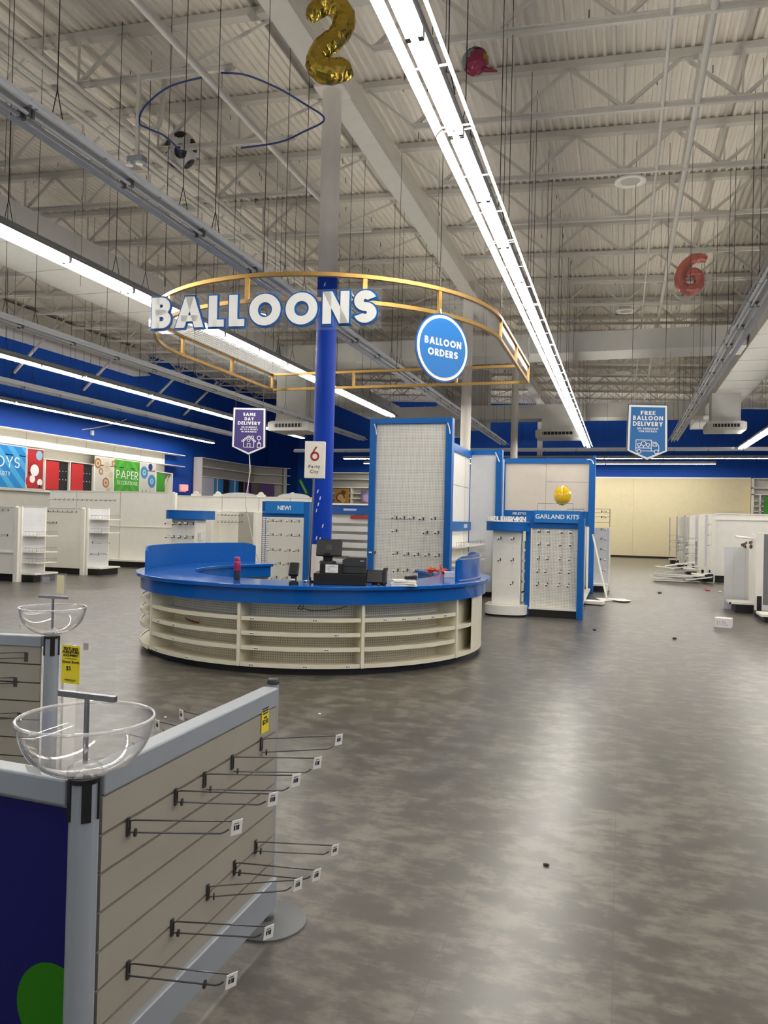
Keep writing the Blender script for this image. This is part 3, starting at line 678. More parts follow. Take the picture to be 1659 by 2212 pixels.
mb = MB().tube([(-6.98,13.56,2.80),(-6.96,13.57,2.5),(-6.99,13.57,2.25),(-7.03,13.57,2.02),(-7.06,13.6,1.85),(-7.05,13.7,1.6),(-7.0,13.9,1.0),(-6.9,14.2,.3),(-6.9,14.3,.01)], .009, 6)
tag(mb.build('power_cord', mat('white_cord', (220,220,214), .5), smooth=60), 'white cord hanging down from the purple delivery sign', 'cord')

# ------------------------------------------------------------------ the round counter
cc = (-3.74, 9.21); A0, A1 = 137.5, 408.0
t = thing('service_counter', 'round blue-topped service counter with white curved shelves', 'counter', (cc[0], cc[1], 0))
MB().arc(cc, 1.66, 2.06, 0, .075, A0, A1, 96).build('kick_plate', KICK, t, smooth=30)
MB().arc(cc, 1.52, 2.215, .876, .916, A0-1, A1+1, 120).build('worktop', BLUE, t, smooth=30, bevel=.006)
MB().arc(cc, 1.56, 2.16, .728, .8755, A0, A1, 120).build('apron', BLUE, t, smooth=30)
RI, RO = 1.87, 2.12
DIV = (-128.6+360, -89.4+360, -54.6+360, -19.9+360)
def cpanel(a0, a1, r, z0, z1, n=20):
    m = MB(); vs, fs, uv = [], [], []
    for i in range(n+1):
        a = R(a0+(a1-a0)*i/n); vs += [(cc[0]+r*math.cos(a), cc[1]+r*math.sin(a), z) for z in (z0, z1)]
    for i in range(n):
        fs.append((2*i,2*i+2,2*i+3,2*i+1)); u0, u1 = (R((a1-a0)*k/n)*r for k in (i, i+1)); uv.append([(u0,0),(u1,0),(u1,z1-z0),(u0,z1-z0)])
    m.add(vs, fs, uv); m.arc(cc, r-.02, r-.001, z0, z1, a0, a1, n); return m
for a0, a1 in zip(DIV, DIV[1:]): cpanel(a0, a1, RI, .075, .728).build('pegboard_back', CPEG, t, smooth=30)
cpanel(A0, DIV[0], RI, .075, .728, 40).build('back_panel', CREAM, t, smooth=30); cpanel(DIV[3], A1, 1.99, .075, .728, 24).build('back_panel', CREAM, t, smooth=30)
for a in DIV:
    ca, sa = math.cos(R(a)), math.sin(R(a))
    MB().obox((cc[0]+(RI+RO+.012)/2*ca, cc[1]+(RI+RO+.012)/2*sa, .40), (ca, sa, 0), ZU, RO-RI+.012, .655, .035).build('divider', CREAM, t, bevel=.003)
TAGS = mat('shelf_label', (244,244,240), .5)
def shelf(a0, a1, z, labels=(), ro=RO, th=.032):
    m = MB().arc(cc, RI, ro-.004, z, z+.018, a0, a1, 24); m.arc(cc, ro-.012, ro, z-.012, z+th-.002, a0, a1, 24)
    o = m.build('shelf', CREAM, t, smooth=30)
    for u in labels:
        a = a0+(a1-a0)*u; l = MB(); ca, sa = math.cos(R(a)), math.sin(R(a)); q = Vector((cc[0]+(ro+.002)*ca, cc[1]+(ro+.002)*sa, z+.006)); r_ = Vector((-sa, ca, 0))
        l.obox(q, r_, ZU, .055, .024, .002); l.c = 1
        for k, ww in ((-.016,.014),(-.002,.006),(.012,.012)): l.obox(q+r_*k+Vector((ca,sa,0))*.0015, r_, ZU, ww, .011, .001)
        l.build('price_label', [TAGS, INK], o)
ZS = (.555, .405, .255)
for i, (a0, a1) in enumerate(zip(DIV, DIV[1:])):
    labs = (((), (.14,.38), (.38,)), ((.1,.62), (.1,.8), (.14,.72)), ((.18,.36,.52,.68,.84), (), ()))[i]
    for z, lb in zip(ZS, labs): shelf(a0+.6, a1-.6, z, lb)
    shelf(a0+.6, a1-.6, .085, ((.12,.55), (.1,.55,.9), ())[i])
for z in (.60, .46, .31, .085): shelf(A0+1, DIV[0]-.6, z, (.85,) if z > .1 else (), RO+.03)
for z in (.40, .085): shelf(DIV[3]+.6, A1-1, z, (), RO)
MB().arc(cc, RO-.010, RO-.002, .43, .726, DIV[3]+11, A1-1, 24).build('curved_front', CREAM, t, smooth=30)
MB().arc(cc, RO-.010, RO-.002, .117, .395, DIV[3]+11, A1-1, 24).build('curved_front', CREAM, t, smooth=30)
for a in (A0+.3, A1-.3):
    ca, sa = math.cos(R(a)), math.sin(R(a)); MB().obox((cc[0]+1.87*ca, cc[1]+1.87*sa, .40), (ca, sa, 0), ZU, .56, .65, .03).build('end_panel', CREAM, t)
# curved screens standing on the worktop
def screen(lab, a0, a1, r, strips, zt=1.205, taper=6):
    t = thing('counter_screen', lab, 'privacy screen', (cc[0]+r*math.cos(R((a0+a1)/2)), cc[1]+r*math.sin(R((a0+a1)/2)), .917), 0, 'curved blue counter screens')
    m = MB(); vs = []; n = 40
    for i in range(n+1):
        a = a0+(a1-a0)*i/n; e = min(i, n-i)/n*(a1-a0); z1 = zt-(0.05*max(0, 1-e/taper)**2 if taper else 0)
        for rr, z in ((r-.012,.917),(r+.012,.917),(r+.012,z1),(r-.012,z1)): vs.append((cc[0]+rr*math.cos(R(a)), cc[1]+rr*math.sin(R(a)), z))
    m.add(vs, [(4*i+j, 4*i+(j+1) % 4, 4*i+4+(j+1) % 4, 4*i+4+j) for i in range(n) for j in range(4)] + [(3,2,1,0), (4*n,4*n+1,4*n+2,4*n+3)])
    m.build('panel', BLUEP if not strips else BLUE, t, smooth=30)
    if strips:
        for z in (.925, 1.165): MB().arc(cc, r+.0125, r+.02, z, z+.014, a0+1.2, a1-6, 24).build('silver_strip', ALU, t, smooth=30)
        for k in (.25, .6): 
            a = R(a0+(a1-a0)*k); MB().obox((cc[0]+(r-.02)*math.cos(a), cc[1]+(r-.02)*math.sin(a), zt-.02), (-math.sin(a), math.cos(a), 0), ZU, .04, .03, .014).build('clip', BLACK, t)
    else:
        for k in (.2,.38,.55,.75,.9):
            a = R(a0+(a1-a0)*k); q = (cc[0]+(r-.013)*math.cos(a), cc[1]+(r-.013)*math.sin(a)); MB().obox((q[0], q[1], .95), (-math.sin(a), math.cos(a), 0), ZU, .014, .01, .004).build('screw', STEEL, t)
screen('low curved blue screen along the back left rim of the round counter', 138.5, 214, 2.10, False)
screen('short curved blue screen with silver strips at the counter right end', 341, 392, 2.08, True)

# things on the counter
ZT = .917
def disp(b, *a): return b
rd = Vector((.965,.262,0)); rn = Vector((.262,-.965,0))     # the front-centre tangent and outward direction at the register
def on(u, v, z=0): q = Vector((-2.765, 7.44, ZT))+rd*u-rn*v; q.z += z; return q
t = thing('cash_register', 'black till with tilted touch screen on the counter front', 'cash register', tuple(on(0,.15)))
def bx(u0, u1, v0, v1, z0, z1, m, name, par, bv=.004): return MB().obox(on((u0+u1)/2, (v0+v1)/2, (z0+z1)/2), rd, ZU, u1-u0, z1-z0, v1-v0).build(name, m, par, bevel=bv)
bx(-.27, .27, 0, .40, 0, .115, BLACK, 'cash_drawer', t); bx(-.21, .03, .02, .34, .1155, .215, BLACK, 'stand_base', t)
mb = MB(); q = on(-.14, .14, .216); mb.lathe([(.09,.0),(.085,.02),(.05,.03),(.05,.06),(.075,.075),(.08,.10),(.06,.115)], q, 24); mb.build('stand_neck', BLACK, t, smooth=40)
up = (Vector(ZU)*.93-rn*.36).normalized(); c = on(-.125,.11,.375)
o = MB().obox(c, rd, up, .27, .185, .03).build('touch_screen', BLACK, t, bevel=.012); MB().obox(c+rd.cross(up)*.0155, rd, up, .06, .06, .003).build('rear_cover', DGREY, o, bevel=.001)
tag_o = MB(); tag_o.obox(on(-.085,.019,.165), rd, ZU, .13, .083, .002); tag_o.c = 1
for z, w in ((.192,.05),(.183,.10),(.168,.035),(.158,.03),(.142,.07)): tag_o.obox(on(-.085 if w > .04 else -.12,.0172,z), rd, ZU, w, .003, .001)
tag_o.build('notice_card', [PAPER, mat('grey_print', (120,120,120), .6)], t)
t = thing('receipt_printer', 'charcoal receipt printer sitting on the till drawer', 'printer', tuple(on(.15,.2,.116)))
pr = [(-.125,0),(.125,0),(.125,.17),(-.07,.17),(-.125,.14)]
MB().prism([(x, z+.117) for x, z in pr], on(.145,.06), rd, ZU, .24).build('body', DGREY, t, bevel=.006); bx(.205,.245,.056,.0595,.245,.253, mat('silver_badge',(190,190,190),.4), 'badge', t, 0)
bx(.02,.27,.056,.0596,.19,.193, BLACK, 'seam', t, 0)
t = thing('desk_phone', 'black desk phone standing just right of the till', 'phone', tuple(on(.40,.1)))
mb = MB().prism([(0,0),(.15,0),(.10,.13),(.085,.13)], on(.30,.03), -rn, ZU, -.0+.0) if False else MB()
u2 = (Vector(ZU)*.85-rn*.53).normalized(); MB().obox(on(.355,.14,.085), rd, u2, .17, .15, .03).build('body', BLACK, t, bevel=.008)
MB().obox(on(.462,.15,.09), (rd*.9+Vector((0,0,.25))).normalized(), u2, .05, .19, .04).build('handset', BLACK, t, bevel=.014)
mb = MB(); mb.bar(on(.32,.20,.005), on(.47,.20,.005), .02); mb.bar(on(.40,.06,.006), on(.40,.2,.006), .03, .012); mb.build('stand', DGREY, t)
c = Vector((-3.185,7.23,ZT)); t = thing('card_terminal', 'black card payment terminal on a stand left of the sign pole', 'card terminal', tuple(c))
MB().lathe([(.05,0),(.048,.03),(.03,.04),(.03,.10)], c, 20).build('stand', BLACK, t, smooth=40); MB().obox(c+Vector((0,0,.155)), rd, (Vector(ZU)*.8-rn*.6).normalized(), .10, .15, .04).build('body', BLACK, t, bevel=.01)
MB().obox(c-rn*-.05+Vector((0,0,.055)), rd, ZU, .045, .016, .004).build('label', PAPER, t)
c = Vector((-3.18,7.62,ZT)); t = thing('checkout_sign', 'white sign box with a red numeral six on a counter pole', 'sign', tuple(c))
c2_ = c+Vector((.02,.03,0)); MB().cyl(c, c+Vector((.02,.03,1.12)), .012, 12).build('pole', STEEL, t, smooth=40); MB().lathe([(.06,0),(.06,.012),(.025,.02),(.022,.05)], c, 20).build('foot', STEEL, t, smooth=40)
sc = c+Vector((.025,.03,1.305)); r6 = Vector((.955,.296,0)); n6 = r6.cross(Vector(ZU))
MB().obox(sc, r6, ZU, .215, .395, .10).build('sign_box', mat('sign_white', (226,222,210), .5), t, bevel=.004); f = sc+n6*.052
MR, MBl, MO, MG, MP = mat('lane_red',(150,22,30),.5), mat('letter_blue',(40,50,110),.5), mat('letter_orange',(206,120,80),.5), mat('letter_green',(60,120,66),.5), mat('letter_purple',(70,60,110),.5)
mb = MB(); write(mb, '6', f+Vector((0,0,-.015)), r6, ZU, .155, t=.145, width=.098); mb.build('numeral', MR, t)
mb = MB(); 
for txt, xs, z, cols in (('Party', (-.066,-.034,-.003,.018,.038), -.088, (0,1,2,1,3)), ('City', (-.048,-.012,.001,.021), -.142, (0,2,3,4))):
    for ch, x, k in zip(txt, xs, cols): mb.c = k; fontmesh(mb, ch, f+r6*x+Vector((0,0,z)), r6, ZU, .047, .012, align='LEFT')
mb.build('shop_name', [MR, MBl, MO, MG, MP], t)
c = Vector((-3.955,7.47,ZT)); t = thing('water_bottle', 'magenta and grey insulated bottle on the blue worktop', 'bottle', tuple(c))
MB().lathe([(.034,0),(.037,.01),(.037,.10)], c, 24).build('lower_body', mat('graphite_shell',(54,50,58),.4), t, smooth=40)
MB().lathe([(.037,.10),(.037,.17),(.034,.195),(.026,.205)], c, 24).build('upper_body', mat('magenta_shell',(158,22,84),.35), t, smooth=40); MB().lathe([(.030,.206),(.030,.235),(.025,.243)], c, 20).build('lid', MATS['magenta_shell'], t, smooth=40)
for i in range(3):
    u = .62+.0*i; q = on(.66, .16, .006+.022*i); a = R((4,-6,9)[i]); d_ = (rd*math.cos(a)-rn*math.sin(a)); t = MB().obox(q, d_, d_.cross(-Vector(ZU)) if False else Vector(ZU).cross(d_), .27-.02*i, .20, .018).build('paper_pad', PAPER, bevel=.002)
    tag(t, ('white paper pad lying at the bottom of the stack right of the phone', 'white paper pad in the middle of the stack right of the phone', 'white paper pad on top of the stack right of the phone')[i], 'paper pad', 'stacked paper pads')
for i, (u, v) in enumerate(((.74,.10),(.73,.20))):
    q = on(u, v, .068); t = thing('stapler', ('black stapler at the front of the paper pad stack', 'black stapler behind the other on the paper pad stack')[i], 'stapler', tuple(q), 0, 'staplers on the paper pads')
    MB().obox(q+Vector((0,0,.004)), rd, Vector(ZU).cross(rd), .13, .03, .008).build('base', DGREY, t); MB().obox(q+Vector((0,0,.022)), (rd+Vector((0,0,.09))).normalized(), Vector(ZU).cross(rd), .125, .026, .018).build('arm', BLACK, t, bevel=.004)
mb = MB(); c = Vector((-2.33,9.9,ZT)); rng = random.Random(11)
for i in range(16): mb.ball(c+Vector((rng.uniform(-.11,.11), rng.uniform(-.05,.05), rng.uniform(.016,.045))), rng.uniform(.02,.045), rng.uniform(.02,.04), rng.uniform(.014,.03), 8, 6)
mb.tube([c+Vector((.07,0,.05)), c+Vector((.06,0,.09)), c+Vector((.09,0,.12))], .012, 6)
tag(mb.build('deflated_balloons', mat('orange_latex',(232,84,50),.35), noise=.004), 'small heap of deflated orange balloons on the counter right end', 'balloons', kind='stuff')
q = Vector((-1.99,9.18,ZT+.035)); o = MB().obox(q, (.97,.25,0), ZU, .12, .07, .09).build('small_box', PAPER, bevel=.003); tag(o, 'small white box beside the short blue screen on the counter', 'box')
mb = MB().tube([(-3.0,7.06,.735),(-3.0,7.03,.71),(-2.9,7.02,.69),(-2.75,7.07,.695),(-2.62,7.12,.72),(-2.58,7.16,.74)], .006, 6); mb.tube([(-3.03,7.06,.73),(-3.05,7.04,.70),(-3.0,7.03,.695)], .008, 6)
tag(mb.build('cable', BLACK, smooth=60), 'black cable sagging below the blue apron of the counter', 'cable')
mb = MB().tube([(-4.62,7.54,.455),(-4.55,7.47,.45),(-4.45,7.42,.44),(-4.36,7.4,.432)], .007, 6); tag(mb.build('ribbon_scrap', mat('dark_red_ribbon',(120,20,20),.5)), 'scrap of dark red ribbon on the counter left shelf', 'scrap')

# ------------------------------------------------------------------ foreground queue gondolas
SX = -1.27                                    # face of the near slat panel
t = thing('slatwall_unit', 'grey queue gondola with slat board side and navy graphic end, nearest', 'gondola', (-1.3, 1.66, 0))
def slat_face(name, o, rt, w, z0, z1, pitch, zref, th, par):
    """board built plank by plank with real grooves between them"""
    rt = Vector(rt).normalized(); n = rt.cross(Vector(ZU)); o = Vector(o); m = MB(); z = zref
    edges = [z0]+[zref-pitch*k for k in range(12, -12, -1) if z0+.01 < zref-pitch*k < z1-.01]+[z1]
    for a, b in zip(edges, edges[1:]):
        lo, hi = a+(.004 if a > z0 else 0), b-(.004 if b < z1 else 0); q = o+rt*w/2-n*th/2; q.z = (lo+hi)/2; m.obox(q, rt, ZU, w, hi-lo, th)
    m.c = 1; q = o+rt*w/2-n*(th*.75); q.z = (z0+z1)/2; m.obox(q, rt, ZU, w-.002, z1-z0-.002, th*.4); return m.build(name, [SLAT, GROOVE], par)
slat_face('slat_panel', (SX,1.70,0), YR, 1.05, .205, .862, .1005, .766, .018, t)
slat_face('slat_panel', (SX-.06,2.75,0), (0,-1,0), 1.05, .205, .862, .1005, .766, .018, t)
MB().box(SX-.062, SX+.004, 1.70, 2.755, .866, .936).build('top_rail', ALU, t, bevel=.006)
MB().box(SX-.066, SX+.022, 1.70, 2.75, .09, .205).build('bottom_rail', ALU, t, bevel=.004)
def post(x, y, z1, r, par, cap):
    o = MB(); pf = []
    for i in range(32):
        a = 2*math.pi*i/32; k = r*(.90 if i % 8 in (0,) else 1.0); pf.append((k*math.cos(a), k*math.sin(a)))
    o.add([(x+u, y+v, z) for z in (.02, z1) for u, v in pf], [(i, (i+1) % 32, 32+(i+1) % 32, 32+i) for i in range(32)] + [tuple(range(32,64))])
    p = o.build('post', ALU, par, smooth=50)
    if cap:
        m = MB().cyl((x,y,z1), (x,y,z1+.012), r*1.08, 28)
        for a, wd in ((-44, .023), (-122, .016), (18, .012), (110, .02), (-170, .016)): m.obox((x+(r+.001)*math.cos(R(a)), y+(r+.001)*math.sin(R(a)), z1-.042), (-math.sin(R(a)), math.cos(R(a)), 0), ZU, wd, .10, .005)
        m.build('corner_cap', BLACK, p)
    else:
        MB().lathe([(r*1.06,z1),(r*1.1,z1+.01),(r*.9,z1+.02),(.004,z1+.022)], (x,y,0), 28).build('end_cap', DGREY, p, smooth=40)
    return p
post(-1.268, 1.625, .930, .036, t, True); post(-1.31, 2.80, .938, .0225, t, False)
MB().lathe([(.155,0),(.155,.006),(.15,.009),(.028,.012),(.028,.03)], (-1.31,2.80,0), 48).build('floor_disc', mat('grey_powder_coat',(98,100,102),.45), t, smooth=30)
MB().lathe([(.12,0),(.12,.006),(.04,.012)], (-1.268,1.625,0), 36).build('floor_disc', MATS['grey_powder_coat'], t, smooth=30)
# end that runs off to the left, with navy graphic and a green dot
ed = Vector((-.998,.05,0)).normalized(); e0 = Vector((-1.305,1.618,0)); en = Vector((-ed.y*-1,0,0)); en = Vector(ZU).cross(ed); en = en if en.y < 0 else -en
def epl(u, off, z): q = e0+ed*u+en*off; q.z = z; return q
MB().obox(epl(.55,-.012,.902), -ed, ZU, 1.1, .066, .06).build('top_rail', ALU, t, bevel=.006)
MB().obox(epl(.55,-.012,.147), -ed, ZU, 1.1, .115, .06).build('bottom_rail', ALU, t, bevel=.004)
mb = MB().obox(epl(.55,-.012,.532), -ed, ZU, 1.1, .65, .02); mb.build('graphic_panel', NAVY, t)
mb = MB().prism([(.112*math.cos(2*math.pi*i/48) if .112*math.cos(2*math.pi*i/48) < .045 else .045, .112*math.sin(2*math.pi*i/48)) for i in range(48)], epl(.04,.0,.352), -ed, ZU, .0015); mb.build('green_dot', GREEN, t)
def fix_hook(m): return m
HK = []
def slat_hook(mount, tipd, L, label, tagflat=False, drop=.045, splay=0, stopper=.0):
    """double-prong display hook in a slat groove with a printed price tag at its tip"""
    m0 = Vector(mount); d = Vector(tipd).normalized(); t = thing('slatwall_hook', label, 'display hook', tuple(m0), 0, 'hooks on the near slat board')
    q = MB(); q.obox(m0+Vector((.004 if d.x > 0 else -.004,0,-.018)), (0,1,0), ZU, .012, .05, .006); q.build('mounting_clip', CHROME, t)
    dn = Vector((0,0,-drop)); a = m0+d*.008; r = .0024
    q = MB().tube([a+dn, a+dn+d*(L*.45), a+dn+d*(L*.86), a+dn+d*(L*.90)+Vector((0,0,.004)), a+dn+d*(L*.94)+Vector((0,0,.012))], r, 7); q.build('prong', CHROME, t, smooth=60)
    q = MB().tube([a+dn*.75, a+Vector((0,0,-.003)), a+d*.012, a+d*(L*.5), a+d*(L*.985), a+d*L+Vector((0,0,-.004)), a+d*L+Vector((0,0,-.012))], r, 7); q.build('label_arm', CHROME, t, smooth=60)
    MB().cyl(a+dn+d*(.012+stopper), a+dn+d*(.017+stopper), .011, 12).build('stop_disc', BLACK, t, smooth=40)
    tv = Vector((.5, .866, 0)) if d.x > 0 else Vector((.35, -.2, 0)).normalized(); upv = (Vector(ZU)*.93+d*.2).normalized(); upv = (upv-tv*upv.dot(tv)).normalized()
    c = a+d*(L+.004)+Vector((0,0,-.016)); n = tv.cross(upv)
    q = MB().obox(c, tv, upv, .034, .042, .0016); q.c = 1; s = 1 if n.y < 0 else -1
    for k, w in ((-.008,.004),(-.002,.003),(.004,.006)): q.obox(c+tv*k*s+n*s*.0012, tv, upv, w, .014, .0006)
    for k in (-.006, .001): q.obox(c+tv*k*s+n*s*.0012+upv*.012, tv, upv, .008, .002, .0006)
    q.build('price_tag', [PAPER, INK], t)
rows = [((SX,1.808,.766),(.283,.096),'upper row, nearest the camera'), ((SX,2.041,.769),(.279,.079),'upper row, second from the camera'), ((SX,2.208,.768),(.268,.09),'upper row, third from the camera'),
        ((SX,2.392,.770),(.268,.09),'upper row, fourth from the camera'), ((SX,2.616,.772),(.238,.144),'upper row, beside the yellow tag'), ((SX,2.592,.40),(.282,.07),'lower row, nearest the far post'),
        ((SX,2.429,.392),(.293,.044),'lower row, second from the far post'), ((SX,2.248,.389),(.256,.145),'lower row, third from the far post'), ((SX,2.04,.378),(.287,.07),'lower row, fourth from the far post'),
        ((SX,1.825,.369),(.299,.049),'lower row, nearest the camera')]
for i, (m_, (dx, dy), w) in enumerate(rows):
    slat_hook(m_, (dx,dy,0), .285, 'tagged wire hook on near slat board, %s' % w, stopper=.20 if i == 9 else 0, drop=.05 if i in (2,3,4) else .034)
for i, (y, L) in enumerate(((2.73,.43),(2.555,.43),(2.36,.43))):
    slat_hook((SX-.06,y,.775), (-.96,.28,0), L, 'wire hook on the hidden side of near gondola, %s from the far post' % ORD[i], drop=.04)
t = thing('price_card', 'small yellow sale card taped beside the far slat board post', 'card', (SX+.003, 2.63, .84))
MB().obox((SX+.003,2.645,.84), YR, ZU, .062, .10, .001).build('card', YEL, t); mb = MB(); f = Vector((SX+.0042,2.645,.84))
for z, w in ((.04,.05),(.031,.05),(.022,.044)): mb.obox(f+Vector((0,0,z)), YR, ZU, w, .005, .0006)
fontmesh(mb, '$250', f+Vector((0,0,-.018)), YR, ZU, .024, .01); mb.obox(f+Vector((0,0,.006)), YR, ZU, .026, .006, .0006); mb.build('print', INK, t)
# second queue gondola behind
t = thing('slatwall_unit', 'grey queue gondola with slat board behind the first, back left', 'gondola', (-2.93, 3.45, 0))
bd = Vector((.978,.16,0)).normalized(); b0 = Vector((-2.99,3.46,0))
def bpl(u, off, z): q = b0-bd*u+bd.cross(Vector(ZU))*off; q.z = z; return q
slat_face('slat_panel', tuple(bpl(1.1,.0,0)), bd, 1.08, .205, .862, .1005, .766, .018, t)
MB().obox(bpl(.56,-.02,.892), bd, ZU, 1.1, .06, .055).build('top_rail', ALU, t, bevel=.006); MB().obox(bpl(.56,-.02,.147), bd, ZU, 1.1, .115, .055).build('bottom_rail', ALU, t, bevel=.004)
post(-2.945, 3.47, .915, .038, t, True); MB().box(-2.90,-2.885,3.50,3.60,.1,.86).build('end_board', PANEL, t)
MB().lathe([(.14,0),(.14,.006),(.04,.012)], (-2.945,3.47,0), 36).build('floor_disc', MATS['grey_powder_coat'], t, smooth=30)
for i, (u, z) in enumerate(((.10,.80),(.16,.66),(.13,.47),(.3,.50))):
    q = bpl(u,0,z); d = -bd*.9+bd.cross(Vector(ZU))*.45; t = thing('slatwall_hook', 'wire display hook on the back left slat board, %s from the top' % ORD[i], 'display hook', tuple(q), 0, 'hooks on the back slat board')
    d.normalize(); m = MB().tube([q, q+d*.12, q+d*.24, q+d*.25+Vector((0,0,.02))], .0026, 6); m.tube([q+Vector((0,0,.03)), q+Vector((0,0,.03))+d*.25], .0026, 6); m.build('prong', CHROME, t, smooth=60)
    MB().cyl(q+d*.16, q+d*.165, .011, 12).build('stop_disc', BLACK, t); MB().obox(q+Vector((0,0,.005)), bd, ZU, .02, .05, .006).build('mounting_clip', CHROME, t)
# bowls on the posts
def bowl(x, y, z, r, lab, rz, card):
    t = thing('display_bowl', lab, 'bowl', (x, y, z)); prof = []; n = 16
    for i in range(n+1):
        a = R(90*i/n); prof.append((max(.012, r*math.sin(a)**.8), z+.004+r*.86*(1-math.cos(a))))
    m = MB().lathe(prof, (x,y,0), 64, True, False); o = m.build('bowl', BOWL, t, smooth=60)
    sd = o.modifiers.new('wall', 'SOLIDIFY'); sd.thickness = .0035
    zr = z+.004+r*.86; MB().tube([(x+r*math.cos(2*math.pi*i/64), y+r*math.sin(2*math.pi*i/64), zr) for i in range(64)], .0045, 8, closed=True).build('rim', clear('rim_acrylic', haze=.30, refl=2.2), t, smooth=60)
    m = MB().lathe([(.045,z+.006),(.04,z+.022),(.02,z+.035),(.008,z+.038)], (x,y,0), 28); m.build('base_boss', clear('frosted_boss', haze=.2), t, smooth=60)
    zt = z+.186*(r/.16); MB().cyl((x,y,z+.03), (x,y,zt), .0065, 14).build('stem', STEEL, t, smooth=60)
    rt = Vector((math.cos(rz), math.sin(rz), 0)); n_ = rt.cross(Vector(ZU)); c = Vector((x,y,zt))
    s = MB().obox(c+Vector((0,0,.008)), rt, ZU, .17*(r/.16)*.98, .014, .014).build('sign_channel', STEEL, t)
    hh = .125; MB().obox(c+Vector((0,0,.015+hh/2)), rt, ZU, .160, hh, .003).build('sign_holder', clear('holder_acrylic', haze=.06), t)
    if card:
        f = c+Vector((0,0,.015))-rt*.05+n_*.004; cd = MB().obox(f+Vector((0,0,.068)), rt, ZU, .056, .096, .0008).build('sale_card', YEL, t); m = MB(); f = f+n_*.0009
        for tx, zz, sz in (('FIXTURES',.1035,.0105),('FURNITURE',.0955,.0098),('& EQUIPMENT',.0885,.0072)): fontmesh(m, tx, f+Vector((0,0,zz)), rt, ZU, sz, .03, .0005)
        m.obox(f+Vector((0,0,.083)), rt, ZU, .038, .001, .0004); m.obox(f+Vector((0,0,.030)), rt, ZU, .036, .0014, .0004); m.obox(f+Vector((0,0,.027)), rt, ZU, .028, .001, .0004)
        fontmesh(m, 'Queue Bowls', f+Vector((0,0,.0715)), rt, ZU, .0098, .008, .0005); fontmesh(m, '$5', f+Vector((-.006,0,.0535)), rt, ZU, .015, .004, .0005); m.build('print', INK, cd)
        MB().obox(c+Vector((0,0,.132))-rt*.006+n_*.003, rt, ZU, .015, .017, .0008).build('tape', mat('grey_tape',(176,170,168),.5), t)
    else:
        MB().obox(c+Vector((0,0,.08))+rt*.045+n_*.003, rt, ZU, .045, .10, .0008).build('insert_card', mat('faded_card',(226,214,176),.6), t)
        MB().obox(c+Vector((0,0,.10))-rt*.045+n_*.003, rt, ZU, .045, .035, .0008).build('insert_card', mat('grey_card',(150,150,150),.6), t)
    a = R(-130 if not card else -100); k = .93*r; q = Vector((x+k*math.cos(a), y+k*math.sin(a), z+r*.34)); m = MB().obox(q, (-math.sin(a), math.cos(a), 0), (math.cos(a)*.35, math.sin(a)*.35, .9), .048, .02, .001)
    m.c = 1
    if not card:
        for kk in (-.014,-.006,.006): m.obox(q+Vector((math.cos(a), math.sin(a), 0))*.001+Vector((-math.sin(a), math.cos(a), 0))*kk, (-math.sin(a), math.cos(a), 0), ZU, .005, .010, .0006)
    m.build('price_sticker', [clear('sticker_film', haze=.4), INK], t)
bowl(-1.268, 1.625, .944, .163, 'large clear plastic bowl with a yellow sale card on nearest post', R(-2), True)
bowl(-2.945, 3.47, .930, .170, 'clear plastic bowl with an empty sign holder on back left post', R(4), False)

# ------------------------------------------------------------------ peg hooks (white tags)
def peg_proto(L=.26):
    t = thing('peg_hook', 'x', 'peg hook', (0,0,0)); r = .0032
    MB().tube([(0,0,0), (0,-L*.9,-.004), (0,-L,.018)], r, 5).build('prong', CHROME, t, smooth=60)
    MB().tube([(0,0,.028), (0,-L*.97,.028), (0,-L,.022)], r*.8, 5).build('label_arm', CHROME, t, smooth=60)
    MB().obox((0,-L-.003,.022), XR, ZU, .052, .026, .003).build('price_tag', PAPER, t); MB().ball((0,-L-.002,.0), .013,.008,.013,8,6).build('tip_stop', BLACK, t, smooth=60)
    MB().obox((0,-.004,.012), XR, ZU, .02, .05, .006).build('mounting_clip', CHROME, t); return t
PEGP = []
def hooks_on(board, pts, yface, group, rz=0):
    rws = []
    for x, z in sorted(pts, key=lambda p: -p[1]):
        if rws and abs(rws[-1][0][1]-z) < .06: rws[-1].append((x, z))
        else: rws.append([(x, z)])
    for i, rw in enumerate(rws):
        for j, (x, z) in enumerate(sorted(rw)):
            lab = 'peg hook on %s, %s row down, %s from left' % (board, ORD[i], ORD[j]); loc = (x, yface-.001, z)
            if not PEGP: t = peg_proto(); PEGP.append(t); t.location = loc; t['label'] = lab; t['group'] = group
            else: dup(PEGP[0], loc, rz, lab, group)

# ------------------------------------------------------------------ tall pegboard tower
t = thing('pegboard_tower', 'tall white pegboard in a blue frame behind the counter', 'display board', (-3.36, 12.3, 0))
MB().panel((-3.965,12.30,.12), XR, ZU, 1.20, 1.49, .02).build('pegboard', PEG, t); MB().panel((-3.965,12.30,1.615), XR, ZU, 1.20, .184, .02).build('pegboard', PEG, t); MB().panel((-3.965,12.298,1.80), XR, ZU, 1.20, 1.395, .02).build('pegboard', PEG, t)
for x0 in (-4.07, -2.765): MB().box(x0, x0+.105, 12.24, 12.42, 0, 3.29).build('frame_post', BLUEP, t, bevel=.004)
MB().box(-4.07+.105, -2.765, 12.24, 12.42, 3.20, 3.29).build('frame_header', BLUEP, t, bevel=.004); MB().box(-3.965, -2.765, 12.29, 12.32, 3.185, 3.20).build('trim_strip', WHITE, t)
MB().box(-3.965,-2.765,12.26,12.42,0,.12).build('kick_plate', KICK, t)
mb = MB()
